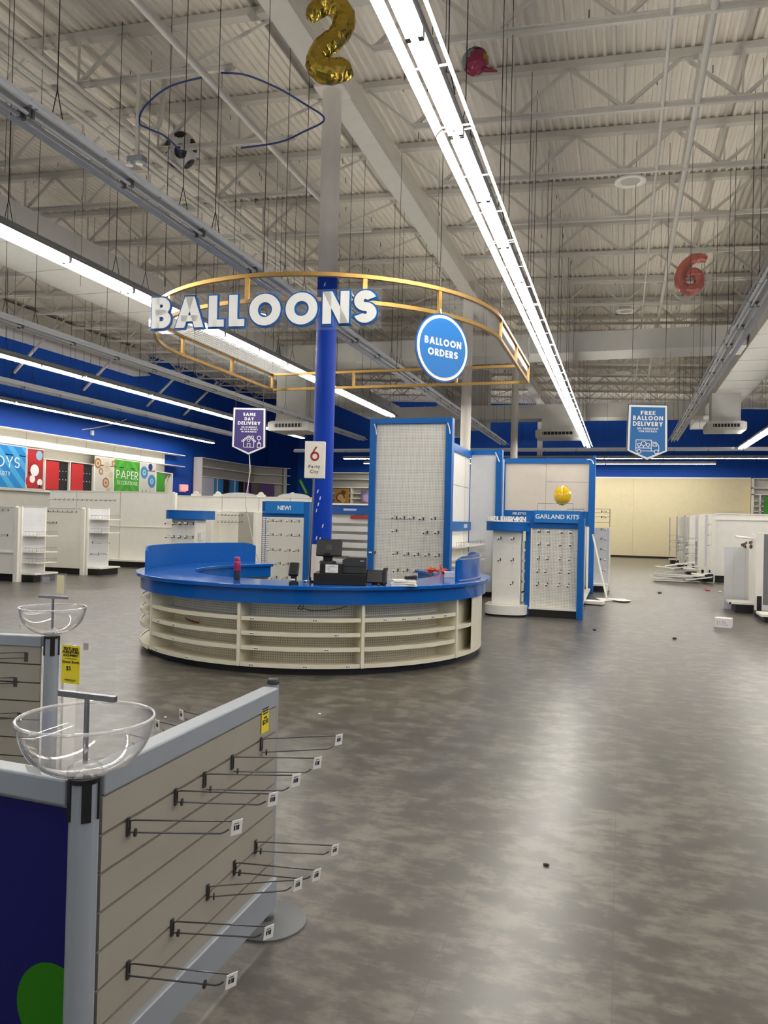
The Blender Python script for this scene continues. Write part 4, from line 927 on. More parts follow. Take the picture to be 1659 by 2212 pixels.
for x, s in ((-3.995,1), (-2.74,1)): mb.tube([(x,12.236,3.20),(x+.03,12.236,3.12),(x+.045,12.236,3.02)], .009, 6)
mb.build('torn_edge', WHT, t, smooth=60)
hooks_on('the tall framed pegboard', [(-3.578,1.629),(-3.442,1.632),(-3.284,1.629),(-3.119,1.618),(-2.92,1.63),(-3.572,1.411),(-3.047,1.397),(-2.856,1.402),(-3.94,1.036),(-3.548,1.042),(-3.359,1.034),(-3.187,1.033),(-3.009,1.032),(-2.84,1.032),(-3.716,.766),(-3.533,.759),(-3.367,.766),(-3.188,.767)], 12.28, 'peg hooks on the tall pegboard')
# long wall of the same block behind it, alcove panel and the wide wall
t = thing('wall_run', 'long white panelled run with blue top band behind the tall pegboard', 'display wall', (-3.3, 14.7, 0))
MB().box(-3.36,-3.18,12.43,16.48,.15,2.98).build('panel', PANEL, t); MB().box(-3.38,-3.14,12.43,16.50,2.98,3.13).build('blue_band', BLUEP, t)
mb = MB()
for y in (13.6, 14.8, 16.0): mb.box(-3.1795,-3.178,y,y+.012,.15,2.98)
mb.box(-3.1795,-3.178,12.5,16.48,2.32,2.332); mb.build('panel_joint', mat('panel_joint_line',(150,146,138),.7), t)
MB().box(-3.18,-3.12,12.43,16.46,1.42,1.60).build('header_strip', BLUEP, t); mb = MB()
for y in (13.4,15.7): mb.box(-3.12,-3.118,y,y+.34,1.47,1.55)
mb.build('header_label', mat('pale_label',(176,196,226),.5), t)
MB().box(-3.18,-2.80,12.43,16.40,0,.15).build('base_deck', KICK, t)
for z in (1.12,.80,.48,.17):
    o = MB().box(-3.18,-2.78,13.3,16.40,z,z+.025).build('shelf', WHITE, t)
    m = MB()
    for y in [13.4+.15*k for k in range(20)]: m.cyl((-2.79,y,z+.025),(-2.79,y,z+.10),.003,4)
    m.cyl((-2.79,13.35,z+.10),(-2.79,16.38,z+.10),.003,5)
    if z > 1: m.build('wire_fence', CHROME, o)
t = thing('alcove_wall', 'narrow white wall panel with blue right post beside the long run', 'display wall', (-2.9, 16.6, 0))
MB().box(-3.16,-2.60,16.5,16.56,.1,3.06).build('panel', mat('cool_white_board',(214,216,220),.5), t); MB().box(-3.16,-2.60,16.46,16.6,3.06,3.16).build('blue_header', BLUEP, t)
MB().box(-2.60,-2.47,16.44,16.62,0,3.16).build('blue_post', BLUEP, t); MB().box(-3.16,-2.6,16.48,16.6,0,.1).build('kick_plate', KICK, t)
mb = MB().tube([(-2.62,16.435,3.10),(-2.57,16.435,3.0),(-2.53,16.435,2.9)], .012, 6); mb.build('torn_edge', WHT, t)
t = thing('wide_display_wall', 'wide white display wall in a blue frame behind the garland stand', 'display wall', (-1.7, 18.4, 0))
MB().box(-2.70,-.74,18.42,18.5,1.90,3.02).build('panel', mat('warm_white_board',(222,212,200),.5), t); MB().box(-2.78,-.60,18.36,18.54,3.02,3.135).build('blue_header', BLUEP, t)
for x0, x1 in ((-2.78,-2.68),(-.745,-.605)): MB().box(x0,x1,18.34,18.56,0,3.02).build('blue_post', BLUEP, t)
MB().box(-.66,-.605,18.30,18.56,3.135,3.19).build('post_cap', BLUEP, t)
MB().box(-2.68,-.745,18.38,18.5,1.58,1.90).build('sign_band', BLUEP, t); mb = MB(); fontmesh(mb, 'MILESTO', (-2.33,18.378,1.80), XR, ZU, .082, .014, .002); mb.build('band_lettering', WHT, t)
mb = MB(); mb.box(-1.73,-1.722,18.418,18.42,1.9,3.02); mb.box(-1.722,-.745,18.418,18.42,2.58,2.588); mb.build('panel_joint', MATS['panel_joint_line'], t)
MB().box(-2.68,-.745,18.44,18.5,.15,1.58).build('lower_panel', PANEL, t); MB().box(-2.68,-.745,18.0,18.44,0,.15).build('base_deck', KICK, t)
mb = MB().tube([(-.80,18.33,3.10),(-.72,18.33,3.105),(-.67,18.33,3.06),(-.65,18.33,3.0)], .012, 6); mb.build('torn_edge', WHT, t)
MB().box(-2.78,-2.70,16.65,18.34,0,3.1).build('side_return', PANEL, t)

# ------------------------------------------------------------------ rounded tower displays
def tower(x, y, lab, zt, group):
    t = thing('display_tower', lab, 'display tower', (x, y, 0), 0, group); w = .36
    def dpoly(ww, d): return [(-ww, .3), (ww, .3), (ww, -d*.35)]+[(ww*math.cos(R(a)), -d*.35-d*.65*math.sin(R(a))) for a in range(10, 180, 10)]+[(-ww, -d*.35)]
    def slab(ww, d, z0, z1, m, nm):
        P = [(x+a, y+b) for a, b in dpoly(ww, d)]; n = len(P); mb = MB().add([(a,b,z0) for a,b in P]+[(a,b,z1) for a,b in P], [tuple(range(n-1,-1,-1)), tuple(range(n,2*n))]+[(i,(i+1)%n,n+(i+1)%n,n+i) for i in range(n)])
        return mb.build(nm, m, t, smooth=30)
    slab(w, .34, zt-.165, zt-.01, BLUEP, 'header'); slab(w+.008, .35, zt-.01, zt, WHITE, 'top_tray'); slab(w, .34, .035, .19, WHITE, 'base'); slab(w-.01, .33, 0, .035, KICK, 'kick_plate')
    MB().box(x-.24, x+.24, y-.16, y+.2, .19, zt-.165).build('core', WHITE, t, bevel=.01)
    m = MB()
    for k in range(6): m.box(x+.255, x+.295, y-.06, y+.1, .25+.18*k, .39+.18*k)
    m.build('side_pocket', BIN, t); m = MB()
    for sx in (-.12, 0, .12):
        for k in range(4): m.box(x+sx-.025, x+sx-.018, y-.1612, y-.16, .38+.26*k, .386+.26*k); m.box(x+sx+.018, x+sx+.025, y-.1612, y-.16, .38+.26*k, .386+.26*k)
    m.build('slot', GROOVE, t); return t
t = tower(-1.885, 13.42, 'round-fronted white display tower with blue header beside garland stand', 1.625, 'round-fronted display towers')
rng = random.Random(2)
for i, ch in enumerate('NICHLIGBOGYVIKEN'):
    xx = -2.18+.0395*i; m = MB(); fontmesh(m, ch, (xx, 13.14+.035*(i % 3), 1.628), (math.cos(.3*(i % 3-1)), math.sin(.3*(i % 3-1)), 0), ZU, .115, .02, .02)
    tag(m.build('loose_letter', WHT), 'loose white plastic letter %s standing on the display tower top, %s from the left' % (ch, ORD[i]), 'letter', 'loose letters on the display tower')
hooks_on('tower beside the garland stand', [(-1.985,1.32),(-1.765,1.32),(-1.985,.95),(-1.765,.96),(-1.765,.56)], 13.26, 'peg hooks on the near rounded tower')
tower(-7.40, 12.1, 'round-fronted white display tower with blue header behind the counter left', 1.69, 'round-fronted display towers')
hooks_on('tower behind the counter left', [(-7.60,1.44),(-7.46,1.43),(-7.32,1.44),(-7.2,1.44),(-7.58,1.20),(-7.46,1.20),(-7.33,1.20),(-7.2,1.20)], 11.94, 'peg hooks on the left rounded tower')

# ------------------------------------------------------------------ blue framed pegboard stands
t = thing('pegboard_stand', 'blue framed pegboard stand headed GARLAND KITS', 'display stand', (-1.11, 13.4, 0))
MB().panel((-1.475,13.45,.16), XR, ZU, .765, 1.36, .02).build('pegboard', PEG, t)
MB().box(-1.58,-1.50,13.42,13.62,0,1.50).build('frame_post', BLUEP, t); MB().box(-.705,-.60,13.34,13.66,0,1.70).build('frame_post', BLUEP, t, bevel=.004)
MB().box(-1.58,-.705,13.42,13.62,1.52,1.78).build('header', BLUEP, t); MB().obox((-1.055,13.375,1.72), XR, ZU, .76, .21, .02).build('header_sign', BLUES, t)
mb = MB(); fontmesh(mb, 'GARLAND KITS', (-1.055,13.362,1.685), XR, ZU, .105, .02, .002); mb.build('header_lettering', WHT, t)
MB().box(-1.50,-.705,13.36,13.46,.13,.16).build('base_shelf', WHITE, t); MB().box(-1.50,-.705,13.38,13.62,0,.13).build('kick_plate', KICK, t)
MB().box(-1.495,-1.475,13.425,13.46,.16,1.53).build('side_channel', WHITE, t)
mb = MB(); 
for x0, x1 in ((-1.40,-.80),(-.9,-.62)): mb.tube([(x0,13.5,1.78),(x0,13.5,1.95 if x0 < -1 else 1.86),(x1,13.5,1.95 if x0 < -1 else 1.86),(x1,13.5,1.78)], .006, 6)
mb.build('top_wire', CHROME, t)
hooks_on('the GARLAND KITS stand', [(-1.34,1.46),(-1.184,1.46),(-.963,1.45),(-.818,1.45),(-1.335,1.24),(-1.179,1.24),(-.981,1.24),(-.82,1.24),(-1.345,1.0),(-1.189,1.0),(-.983,1.0),(-.83,1.0),(-1.347,.78),(-1.214,.78),(-.978,.78),(-.832,.78),(-1.35,.555),(-1.194,.555),(-.995,.555),(-.842,.555)], 13.43, 'peg hooks on the garland stand')
o = MB().ball((-.99,13.6,2.09), .148, .148, .165, 32, 20); o = o.build('helium_balloon', mat('yellow_latex',(246,196,14),.14,0,.03,3,0,.4), smooth=180); MB().cyl((-.99,13.6,1.915),(-.99,13.6,1.93),.018,8,.008).build('knot', MATS['yellow_latex'], None).parent = o
tag(o, 'round yellow latex balloon floating above the GARLAND KITS sign', 'balloon'); mb = MB().tube([(-.99,13.6,1.915),(-.985,13.57,1.86),(-1.0,13.55,1.79)], .003, 5); mb.build('string', WHT, None).parent = o
t = thing('gondola', 'white gondola side seen behind the right post of garland stand', 'gondola', (-.9, 15.9, 0))
MB().box(-.93,-.87,13.68,18.25,.14,1.60).build('back_panel', WHITE, t); MB().box(-.87,-.66,13.68,18.25,.10,.14).build('base_shelf', WHITE, t); MB().box(-.90,-.68,13.68,18.25,0,.10).build('kick_plate', KICK, t)
MB().box(-.70,-.66,15.2,15.26,.14,1.55).build('upright', WHITE, t); MB().box(-.70,-.66,16.8,16.86,.14,1.55).build('upright', WHITE, t)
t = thing('pegboard_stand', 'blue framed pegboard stand headed NEW! left of the column', 'display stand', (-6.9, 15.2, 0))
MB().panel((-7.30,15.15,.12), XR, ZU, .83, 1.46, .02).build('pegboard', PEG, t); MB().box(-6.46,-6.34,15.12,15.4,0,1.94).build('frame_post', BLUEP, t)
MB().box(-7.47,-6.46,15.18,15.4,1.60,1.94).build('header', BLUEP, t); MB().box(-7.36,-6.46,15.10,15.12,1.68,1.945).build('header_sign', BLUES, t)
mb = MB(); fontmesh(mb, 'NEW!', (-6.91,15.098,1.76), XR, ZU, .125, .022, .002); mb.build('header_lettering', WHT, t); MB().box(-7.47,-7.36,15.17,15.18,1.70,1.71).build('trim_strip', WHITE, t)
mb = MB()
for k in range(38): mb.cyl((-7.47,15.2,.1+.042*k),(-7.31,15.2,.1+.042*k),.006,5)
for x in (-7.47,-7.39,-7.315): mb.cyl((x,15.2,.06),(x,15.2,1.66),.006,5)
mb.build('wire_grid', mat('blue_wire',(20,90,170),.4), t); MB().box(-7.47,-6.46,15.17,15.4,0,.12).build('kick_plate', KICK, t)
hooks_on('the NEW! stand', [(-7.178,1.51),(-6.987,1.51),(-6.743,1.51),(-6.568,1.51),(-7.17,1.21),(-6.978,1.21),(-6.734,1.21),(-6.559,1.21),(-7.161,.89),(-6.997,.89),(-6.766,.89),(-6.564,.89),(-6.988,.6),(-6.798,.6),(-6.583,.6),(-7.062,.3),(-6.817,.3)], 15.13, 'peg hooks on the NEW! stand')

# ------------------------------------------------------------------ left hand gondolas
def gondola(lab, x0, x1, y, zt, post_x=None, kick=.14, deck=.0, rail=None, face=WHITE, mids=()):
    t = thing('gondola', lab, 'gondola', ((x0+x1)/2, y, 0)); MB().box(x0, x1, y, y+.05, kick+.05, zt).build('back_panel', face, t)
    MB().box(x0, x1, y-.02, y+.07, zt, zt+.025).build('top_cap', WHITE, t); MB().box(x0, x1, y-deck, y+.3, kick, kick+.05).build('base_shelf', WHITE, t); MB().box(x0, x1, y-deck+.05, y+.28, 0, kick).build('kick_plate', KICK, t)
    if post_x is not None: MB().box(post_x-.055, post_x+.055, y-.05, y+.06, 0, zt).build('upright', WHITE, t)
    for m in mids: MB().box(m-.012, m+.012, y-.006, y-.0005, kick+.05, zt).build('panel_seam', mat('soft_seam',(196,190,178),.6), t)
    if rail: MB().box(x0, x1, y-.03, y-.001, rail, rail+.035).build('rail', WHITE, t)
    return t
def endcap(lab, x, y0, y1, zt, shelves, s=1, base=True, wires=True):
    """end bay standing across the end of a gondola, opening towards +x (s=1) or -x (s=-1)"""
    t = thing('end_bay', lab, 'shelf unit', (x, (y0+y1)/2, 0), 0)
    a, b = sorted((x, x+s*.04)); MB().box(a, b, y0, y1, .2, zt).build('back_panel', mat('cool_white_board',(214,216,220),.5), t)
    for y in (y0, y1): MB().box(min(x,x+s*.05), max(x,x+s*.05), y-.02, y+.02, .0, zt+.02).build('upright', WHITE, t)
    d = .42
    if base: MB().box(min(x,x+s*d), max(x,x+s*d), y0+.02, y1+.02, .165, .20).build('base_shelf', WHITE, t); MB().box(min(x,x+s*(d-.06)), max(x,x+s*(d-.06)), y0+.03, y1, 0, .165).build('kick_plate', KICK, t)
    for z in shelves:
        o = MB().box(min(x+s*.05,x+s*d), max(x+s*.05,x+s*d), y0+.05, y1-.02, z, z+.022).build('shelf', WHITE, t)
        if wires:
            m = MB(); xe = x+s*(d-.01)
            for k in range(12): yy = y0+.07+(y1-y0-.1)*k/11; m.cyl((xe,yy,z+.02), (xe,yy,z+.11), .0025, 4)
            for k in range(4): xx = x+s*(.1+.1*k); m.cyl((xx,y0+.06,z+.02), (xx,y0+.06,z+.11), .0025, 4)
            m.cyl((xe,y0+.06,z+.11), (xe,y1-.03,z+.11), .003, 4); m.cyl((x+s*.06,y0+.06,z+.11), (xe,y0+.06,z+.11), .003, 4); m.build('wire_fence', CHROME, o)
    m = MB()
    for z in [.3+.045*k for k in range(int((zt-.4)/.045))]: m.box(min(x+s*.0405,x+s*.042), max(x+s*.0405,x+s*.042), y0+.04, y1-.04, z, z+.004)
    m.build('slat_line', mat('soft_seam',(196,190,178),.6), t); return t
def hook_row(label, group, x0, n, dx, y, z, step=0):
    for i in range(n): dup(PEGP[0], (x0+dx*i, y, z), 0, 'peg hook on %s, %s from left' % (label, ORD[i]), group)
gondola('white gondola nearest on the far left, with a low base bay', -17.2, -13.07, 14.15, 1.68, -13.03, .17, .0, .64)
endcap('white end bay with three wire-fenced shelves, nearest on the left', -12.98, 14.18, 14.92, 1.68, (1.03,.66,.42))
gondola('white gondola second from the left edge, plain back with hook rows', -17, -13.2, 16.55, 1.70, -13.16, .16)
endcap('white end bay with two shelves, second from the left edge', -13.09, 16.58, 17.4, 1.70, (1.42,1.08))
gondola('tall white panelled gondola below the red cupboard doors', -17.2, -12.75, 20.0, 2.25, -12.72, .17, .35, 1.20, PANEL, (-16.2,-14.6))
hook_row('the tall panelled gondola under the red doors', 'hooks below the red doors', -17.0, 14, .17, 20.0, 1.98)
hook_row('the gondola second from the left edge', 'hooks on the second gondola', -14.55, 9, .145, 16.55, 1.60); hook_row('the lower row of the second gondola', 'hooks on the second gondola', -14.55, 6, .11, 16.55, 1.31)
hook_row('the top of the nearest far-left gondola', 'hooks on the far-left gondola', -13.75, 4, .15, 14.15, 1.60); hook_row('the middle of the nearest far-left gondola', 'hooks on the far-left gondola', -13.6, 2, .3, 14.15, 1.03)
for i, (y, z) in enumerate(((16.75,.82),(17.1,.82),(16.7,.52),(17.0,.52))):
    dup(PEGP[0], (-13.045, y, z), R(90), 'wire peg hook low on the second end bay from the left, %s of four' % ORD[i], 'hooks low on the second end bay')
gondola('long white gondola with cloud-shaped toppers behind counter left', -13.1, -8.45, 20.3, 2.16, None, .17, .0, 1.72, PANEL, (-11.3,-10.1,-9.1))
for i, x in enumerate((-12.2,-11.45,-10.05,-9.05)):
    m = MB().prism([(-.16,0),(.16,0),(.15,.05),(.10,.06),(.06,.12),(0,.14),(-.06,.12),(-.10,.06),(-.15,.05)], (x,20.3,2.185), XR, ZU, .03)
    tag(m.build('cloud_topper', WHITE, bevel=.004), 'white cloud-shaped topper on the long gondola, %s from the left' % ORD[i], 'topper', 'cloud toppers')
for i, (x, w) in enumerate(((-10.75,1.2),(-9.0,1.0))):
    m = MB().prism([(-w/2,0),(w/2,0)]+[(w/2*math.cos(R(a)), .11*math.sin(R(a))) for a in range(15,180,15)], (x,20.28,2.185), XR, ZU, .01); tag(m.build('clear_topper', BIN), ('clear arched topper on the long gondola above the left tower', 'clear arched topper on the long gondola above the NEW! stand')[i], 'topper')
t = thing('shelf_bay', 'open white wire-grid bay in the middle of the long gondola', 'shelf unit', (-10.7,19.9,0))
for x in (-11.38,-10.02): MB().box(x-.04,x+.04,19.9,20.3,.2,1.72).build('upright', WHITE, t)
MB().box(-11.34,-10.72,20.24,20.28,.2,1.70).build('back_panel', WHITE, t); MB().box(-10.72,-10.06,20.26,20.29,.2,1.70).build('back_panel', mat('grey_board',(176,172,162),.6), t)
m = MB()
for z in [.5+.06*k for k in range(20)]: m.box(-11.34,-10.75,20.236,20.239,z,z+.006)
m.build('slat_line', MATS['soft_seam'], t); MB().box(-11.38,-10.02,19.88,20.3,.14,.2).build('base_shelf', WHITE, t); MB().box(-11.36,-10.04,19.95,20.3,0,.14).build('kick_plate', KICK, t)
hook_row('the upper row of the open grid bay', 'hooks in the open grid bay', -11.25, 7, .11, 20.24, 1.62); hook_row('the lower row of the open grid bay', 'hooks in the open grid bay', -11.25, 7, .11, 20.24, 1.42)
# clear bin gondola behind the column
t = thing('bin_tower', 'gondola of stacked clear plastic bins behind the blue column', 'bin rack', (-7.6,21,0))
MB().box(-8.4,-6.7,21.2,21.25,.2,2.0).build('back_panel', PANEL, t); MB().box(-8.4,-6.7,21.05,21.25,1.74,2.0).build('header', mat('dull_blue_header',(24,80,160),.5), t); MB().box(-7.75,-7.35,21.045,21.049,1.84,1.90).build('header_label', MATS['pale_label'], t)
MB().box(-8.4,-6.7,21.0,21.3,2.0,2.05).build('top_cap', WHITE, t); MB().box(-8.4,-6.7,20.7,21.2,0,.2).build('base', KICK, t)
MB().box(-7.48,-6.9,20.90,20.92,1.60,1.70).build('red_strip', mat('brick_red',(150,50,40),.5), t)
for k in range(6):
    z = .30+.235*k; m = MB(); y = 20.80+.035*k
    m.box(-8.3,-6.8,y,21.15,z,z+.01); m.box(-8.3,-6.8,y-.01,y,z,z+.15)
    for j in range(13): m.box(-8.3+.125*j,-8.296+.125*j,y,21.15,z,z+.15)
    m.build('bin_row', BIN, t)

# ------------------------------------------------------------------ left wall fixtures with graphics
WX = -19.2
t = thing('wall_shelving', 'long white wall shelving above the graphic panels, left wall', 'shelf unit', (WX-.2, 22, 2.3))
MB().box(LX+.02,LX+.06,12,30,.1,4.34).build('back_panel', PANEL, t)
for z, nm in ((4.30,'top_shelf'),(3.79,'shelf'),(3.42,'shelf')): MB().box(LX+.06,WX,12,31.0 if z > 3.5 else 30.0,z,z+.03).build(nm, WHITE, t)
MB().box(LX+.06,WX-.03,12,30,2.28,2.36).build('panel_rail', WHITE, t); mb = MB()
for y in (18.9,20.2,21.6,23.1,24.7,26.4,28.2,29.8): mb.box(LX+.0605,LX+.066,y,y+.02,3.83,4.30)
mb.build('panel_seam', mat('soft_seam',(196,190,178),.6), t)
for y in (22.05,23.32,24.66,28.72,29.98): MB().box(LX+.06,WX,y-.03,y+.03,2.36,3.42).build('divider', WHITE, t)
for i, (y0, y1) in enumerate(((22.1,22.75),(23.4,24.05))):
    t = thing('cupboard_door', ('red cupboard door on the left wall beside the red balloon picture', 'red cupboard door on the left wall beside the paper rosette picture')[i], 'cupboard', (WX-.02,(y0+y1)/2,2.4), 0, 'red doors on the left wall')
    MB().box(WX-.04,WX-.01,y0,y1,2.38,3.38).build('panel', RED, t)
    MB().box(WX-.10,WX-.08,y1+.02,y1+.56,2.38,3.38).build('black_insert', BLACK, t); m = MB()
    for z in (2.75,3.05):
        for k in range(3): m.box(WX-.08,WX-.076,y1+.1+.16*k,y1+.14+.16*k,z,z+.03)
    m.build('hook_stub', WHT, t)
def graphic(name, lab, y0, y1, z0, z1, face, deco):
    t = thing(name, lab, 'wall graphic', (WX,(y0+y1)/2,z0)); MB().box(WX-.03,WX,y0,y1,z0,z1).build('panel', face, t); MB().box(WX-.035,WX-.005,y0-.03,y1+.03,z0-.03,z1+.03).build('frame', WHITE, t)
    deco(t, y0, y1, z0, z1); return t
def chev(par, y0, y1, z0, z1, m, step):
    q = MB(); cy = (y0+y1)/2; hw = (y1-y0)/2-.01; th = step*.45; z = z0-hw
    def clipp(poly):
        for ax, lim, sg in ((1,z0+.01,1),(1,z1-.01,-1)):
            out = []
            for i in range(len(poly)):
                a, b = poly[i-1], poly[i]; ia, ib = sg*(a[ax]-lim) >= 0, sg*(b[ax]-lim) >= 0
                if ia != ib: k = (lim-a[ax])/(b[ax]-a[ax]); out.append(tuple(a[j]+k*(b[j]-a[j]) for j in (0,1)))
                if ib: out.append(b)
            poly = out
            if not poly: return poly
        return poly
    while z < z1:
        for s in (-1, 1):
            poly = [(cy+s*hw, z), (cy, z+hw), (cy, z+hw+th), (cy+s*hw, z+th)]; poly = clipp(poly)
            if len(poly) > 2:
                if sum(poly[i-1][0]*poly[i][1]-poly[i][0]*poly[i-1][1] for i in range(len(poly))) < 0: poly = poly[::-1]
                q.prism(poly, (WX+.0025,0,0), YR, ZU, .002)
        z += step
    q.build('chevron_print', m, par)
def d_blue(t, y0, y1, z0, z1):
    chev(t, y0+.0, y1, z0, z1, mat('sky_chevron',(70,170,226),.5), .62); m = MB(); write(m, 'OYS', (WX+.006,y1-.80,3.02), YR, ZU, .36, t=.11, width=1.05); write(m, 'PARTY', (WX+.006,y1-.98,2.74), YR, ZU, .15, t=.13, width=.62); m.build('lettering', WHT, t)
graphic('wall_graphic', 'blue chevron wall graphic reading OYS PARTY, cut by photo edge', 17.2, 21.13, 2.36, 3.74, mat('azure_graphic',(20,134,208),.5), d_blue)
def dots(par, spec, nm):
    for m_, L_ in spec:
        q = MB()
        for y, z, r in L_: q.prism([(r*math.cos(2*math.pi*i/24), r*math.sin(2*math.pi*i/24)) for i in range(24)], (WX+.003+.0005*spec.index((m_,L_)),y,z), YR, ZU, .002)
        q.build(nm, m_, par)
def d_red(t, y0, y1, z0, z1):
    dots(t, [(mat('scarlet_print',(196,30,40),.5), [(21.4,3.45,.2),(21.75,3.3,.2),(21.35,2.62,.2)]), (mat('pale_blue_print',(140,190,214),.5), [(21.75,3.52,.16)]), (WHT, [(21.55,3.0,.2),(21.45,2.7,.13),(21.8,2.6,.12)]), (mat('dark_print',(40,20,26),.5), [(21.8,2.46,.06),(21.3,2.9,.05)])], 'printed_shape')
graphic('wall_graphic', 'red picture panel of party balloons beside the blue graphic', 21.22, 21.95, 2.38, 3.72, mat('crimson_graphic',(170,34,40),.5), d_red)
def d_ros(bl):
    def f(t, y0, y1, z0, z1):
        if not bl: sp = [(mat('brown_print',(166,112,56),.5), [(24.85,3.5,.2),(25.35,2.78,.2),(25.8,3.56,.12),(25.05,3.2,.13)]), (mat('tan_print',(206,190,160),.5), [(24.85,3.5,.13),(25.35,2.78,.13),(25.8,3.56,.07),(25.05,3.2,.08),(25.4,3.4,.2),(25.5,2.5,.13),(25.65,3.1,.13)]), (MATS['brown_print'], [(24.85,3.5,.06),(25.35,2.78,.06),(25.4,3.4,.03),(25.5,2.5,.03)])]
        else: sp = [(mat('steel_blue_print',(70,140,190),.5), [(27.85,3.34,.26),(28.4,3.0,.28)]), (mat('navy_print',(30,40,120),.5), [(28.28,3.6,.15)]), (mat('pale_print',(170,200,216),.5), [(27.85,3.34,.12),(28.4,3.0,.12)]), (MATS['steel_blue_print'], [(27.85,3.34,.05),(28.4,3.0,.05)]), (mat('small_print',(90,110,120),.5), [(27.75,2.52,.06),(28.0,2.55,.05),(28.3,2.52,.06)])]
        dots(t, sp, 'rosette_print')
    return f
graphic('wall_graphic', 'pale picture panel of brown paper rosettes on the left wall', 24.72, 25.8, 2.42, 3.74, mat('oatmeal_graphic',(214,208,196),.5), d_ros(False))
def d_green(t, y0, y1, z0, z1):
    chev(t, y0, y1, z0, z1, mat('leaf_chevron',(84,178,52),.5), .5); m = MB(); write(m, 'PAPER', (WX+.006,26.7,3.0), YR, ZU, .33, t=.13, width=1.42); write(m, 'DECORATIONS', (WX+.006,26.72,2.76), YR, ZU, .15, t=.12, width=1.32); m.build('lettering', WHT, t)
graphic('wall_graphic', 'green chevron wall graphic reading PAPER DECORATIONS', 25.86, 27.52, 2.42, 3.74, LGREEN, d_green)
graphic('wall_graphic', 'pale picture panel of blue paper rosettes on the left wall', 27.58, 28.66, 2.42, 3.74, MATS['oatmeal_graphic'], d_ros(True))
t = thing('cupboard_door', 'lime green cupboard door at the end of the wall graphics', 'cupboard', (WX,29.1,2.45)); MB().box(WX-.04,WX-.01,28.78,29.4,2.42,3.38).build('panel', LGREEN, t); MB().bar((WX-.2,29.42,2.44),(WX-.2,29.9,3.36),.06).build('brace', WHITE, t)
t = thing('exit_sign', 'small glowing red sign box on the blue left wall', 'sign', (LX,31.6,2.85)); MB().box(LX+.001,LX+.06,31.3,31.85,2.68,3.02).build('back_plate', mat('pale_grey_plate',(206,206,216),.5), t); MB().box(LX+.06,LX+.16,31.45,31.85,2.74,3.02).build('red_lens', emit('red_glow',(255,90,90),1.1), t)
# corner shelving at the far left and the pieces on the back wall
t = thing('corner_shelving', 'grey white L-shaped corner shelving at the far left', 'shelf unit', (WX,35,2.6))
MB().box(LX+.02,LX+.06,32.5,38.9,2.2,4.38).build('back_panel', mat('grey_board',(176,172,162),.6), t); MB().add([(LX+.06,38.8,2.2),(-18.3,40.1,2.2),(-18.3,40.1,4.38),(LX+.06,38.8,4.38)],[(0,1,2,3)]).build('back_panel', MATS['grey_board'], t)
for z in (4.35,3.93,3.45):
    m = MB().box(LX+.06,WX,32.5,38.3,z,z+.03); m.add([(WX,38.3,z),(-17.95,39.9,z),(-18.3,40.1,z),(LX+.06,38.8,z),(WX,38.3,z+.03),(-17.95,39.9,z+.03),(-18.3,40.1,z+.03),(LX+.06,38.8,z+.03)],[(0,1,5,4),(4,5,6,7),(3,2,1,0)]); m.build('shelf', WHITE, t)
for y, w in ((32.5,.06),(34.0,.06),(35.8,.06),(37.3,.06)): MB().box(LX+.06,WX,y-w/2,y+w/2,2.2,4.38 if y < 33 else 3.45).build('divider', WHITE, t)
for y0, y1, m_, nm in ((32.6,33.7,mat('lilac_panel',(190,190,206),.5),'side_panel'),(33.75,34.6,LBL,'blue_door'),(34.62,35.3,BLACK,'dark_insert'),(35.35,36.2,LBL,'blue_door'),(36.22,36.9,BLACK,'dark_insert'),(37.0,37.7,PUR2,'plum_door')): MB().box(WX-.05 if m_ != BLACK else WX-.12,WX-.02 if m_ != BLACK else WX-.10,y0,y1,2.2,3.43).build(nm, m_, t)
MB().add([(-19.1,38.45,2.2),(-18.55,39.15,2.2),(-18.55,39.15,3.43),(-19.1,38.45,3.43)],[(0,1,2,3)]).build('plum_door', PUR2, t); MB().box(-18.32,-18.26,39.85,40.15,2.2,4.38).build('end_upright', WHITE, t)
c = Vector((-17.2,BY-.53,3.35)); t = thing('slanted_sign', 'slanted green lit strip sign on the blue pier, far corner', 'sign', tuple(c)); d = Vector((.5,0,-.87)).normalized(); MB().obox(c, d, d.cross(Vector((0,1,0))), .95, .2, .04).build('sign_body', mat('sign_green',(36,150,60),.5), t); MB().obox(c+Vector((0,-.022,0)), d, d.cross(Vector((0,1,0))), .8, .09, .006).build('pale_stripe', mat('mint_stripe',(170,226,170),.5), t)
t = thing('wall_shelving', 'grey back-wall shelving with gold and lilac pictures behind the column', 'shelf unit', (-14.2,BY-.3,2.3))
MB().box(-15.9,-11.9,BY-.06,BY-.02,.3,4.15).build('back_panel', MATS['grey_board'], t)
for z in (4.13,3.78,3.32,3.0,2.72,2.33): MB().box(-15.9,-11.9,BY-.5,BY-.06,z,z+.05).build('shelf', WHITE, t)
for x in (-15.9,-14.35,-12.9): MB().box(x-.03,x+.03,BY-.5,BY-.06,2.33,3.3).build('divider', WHITE, t)
MB().box(-15.9,-11.9,BY-.48,BY-.4,1.75,2.3).build('blue_header', BLUEP, t)
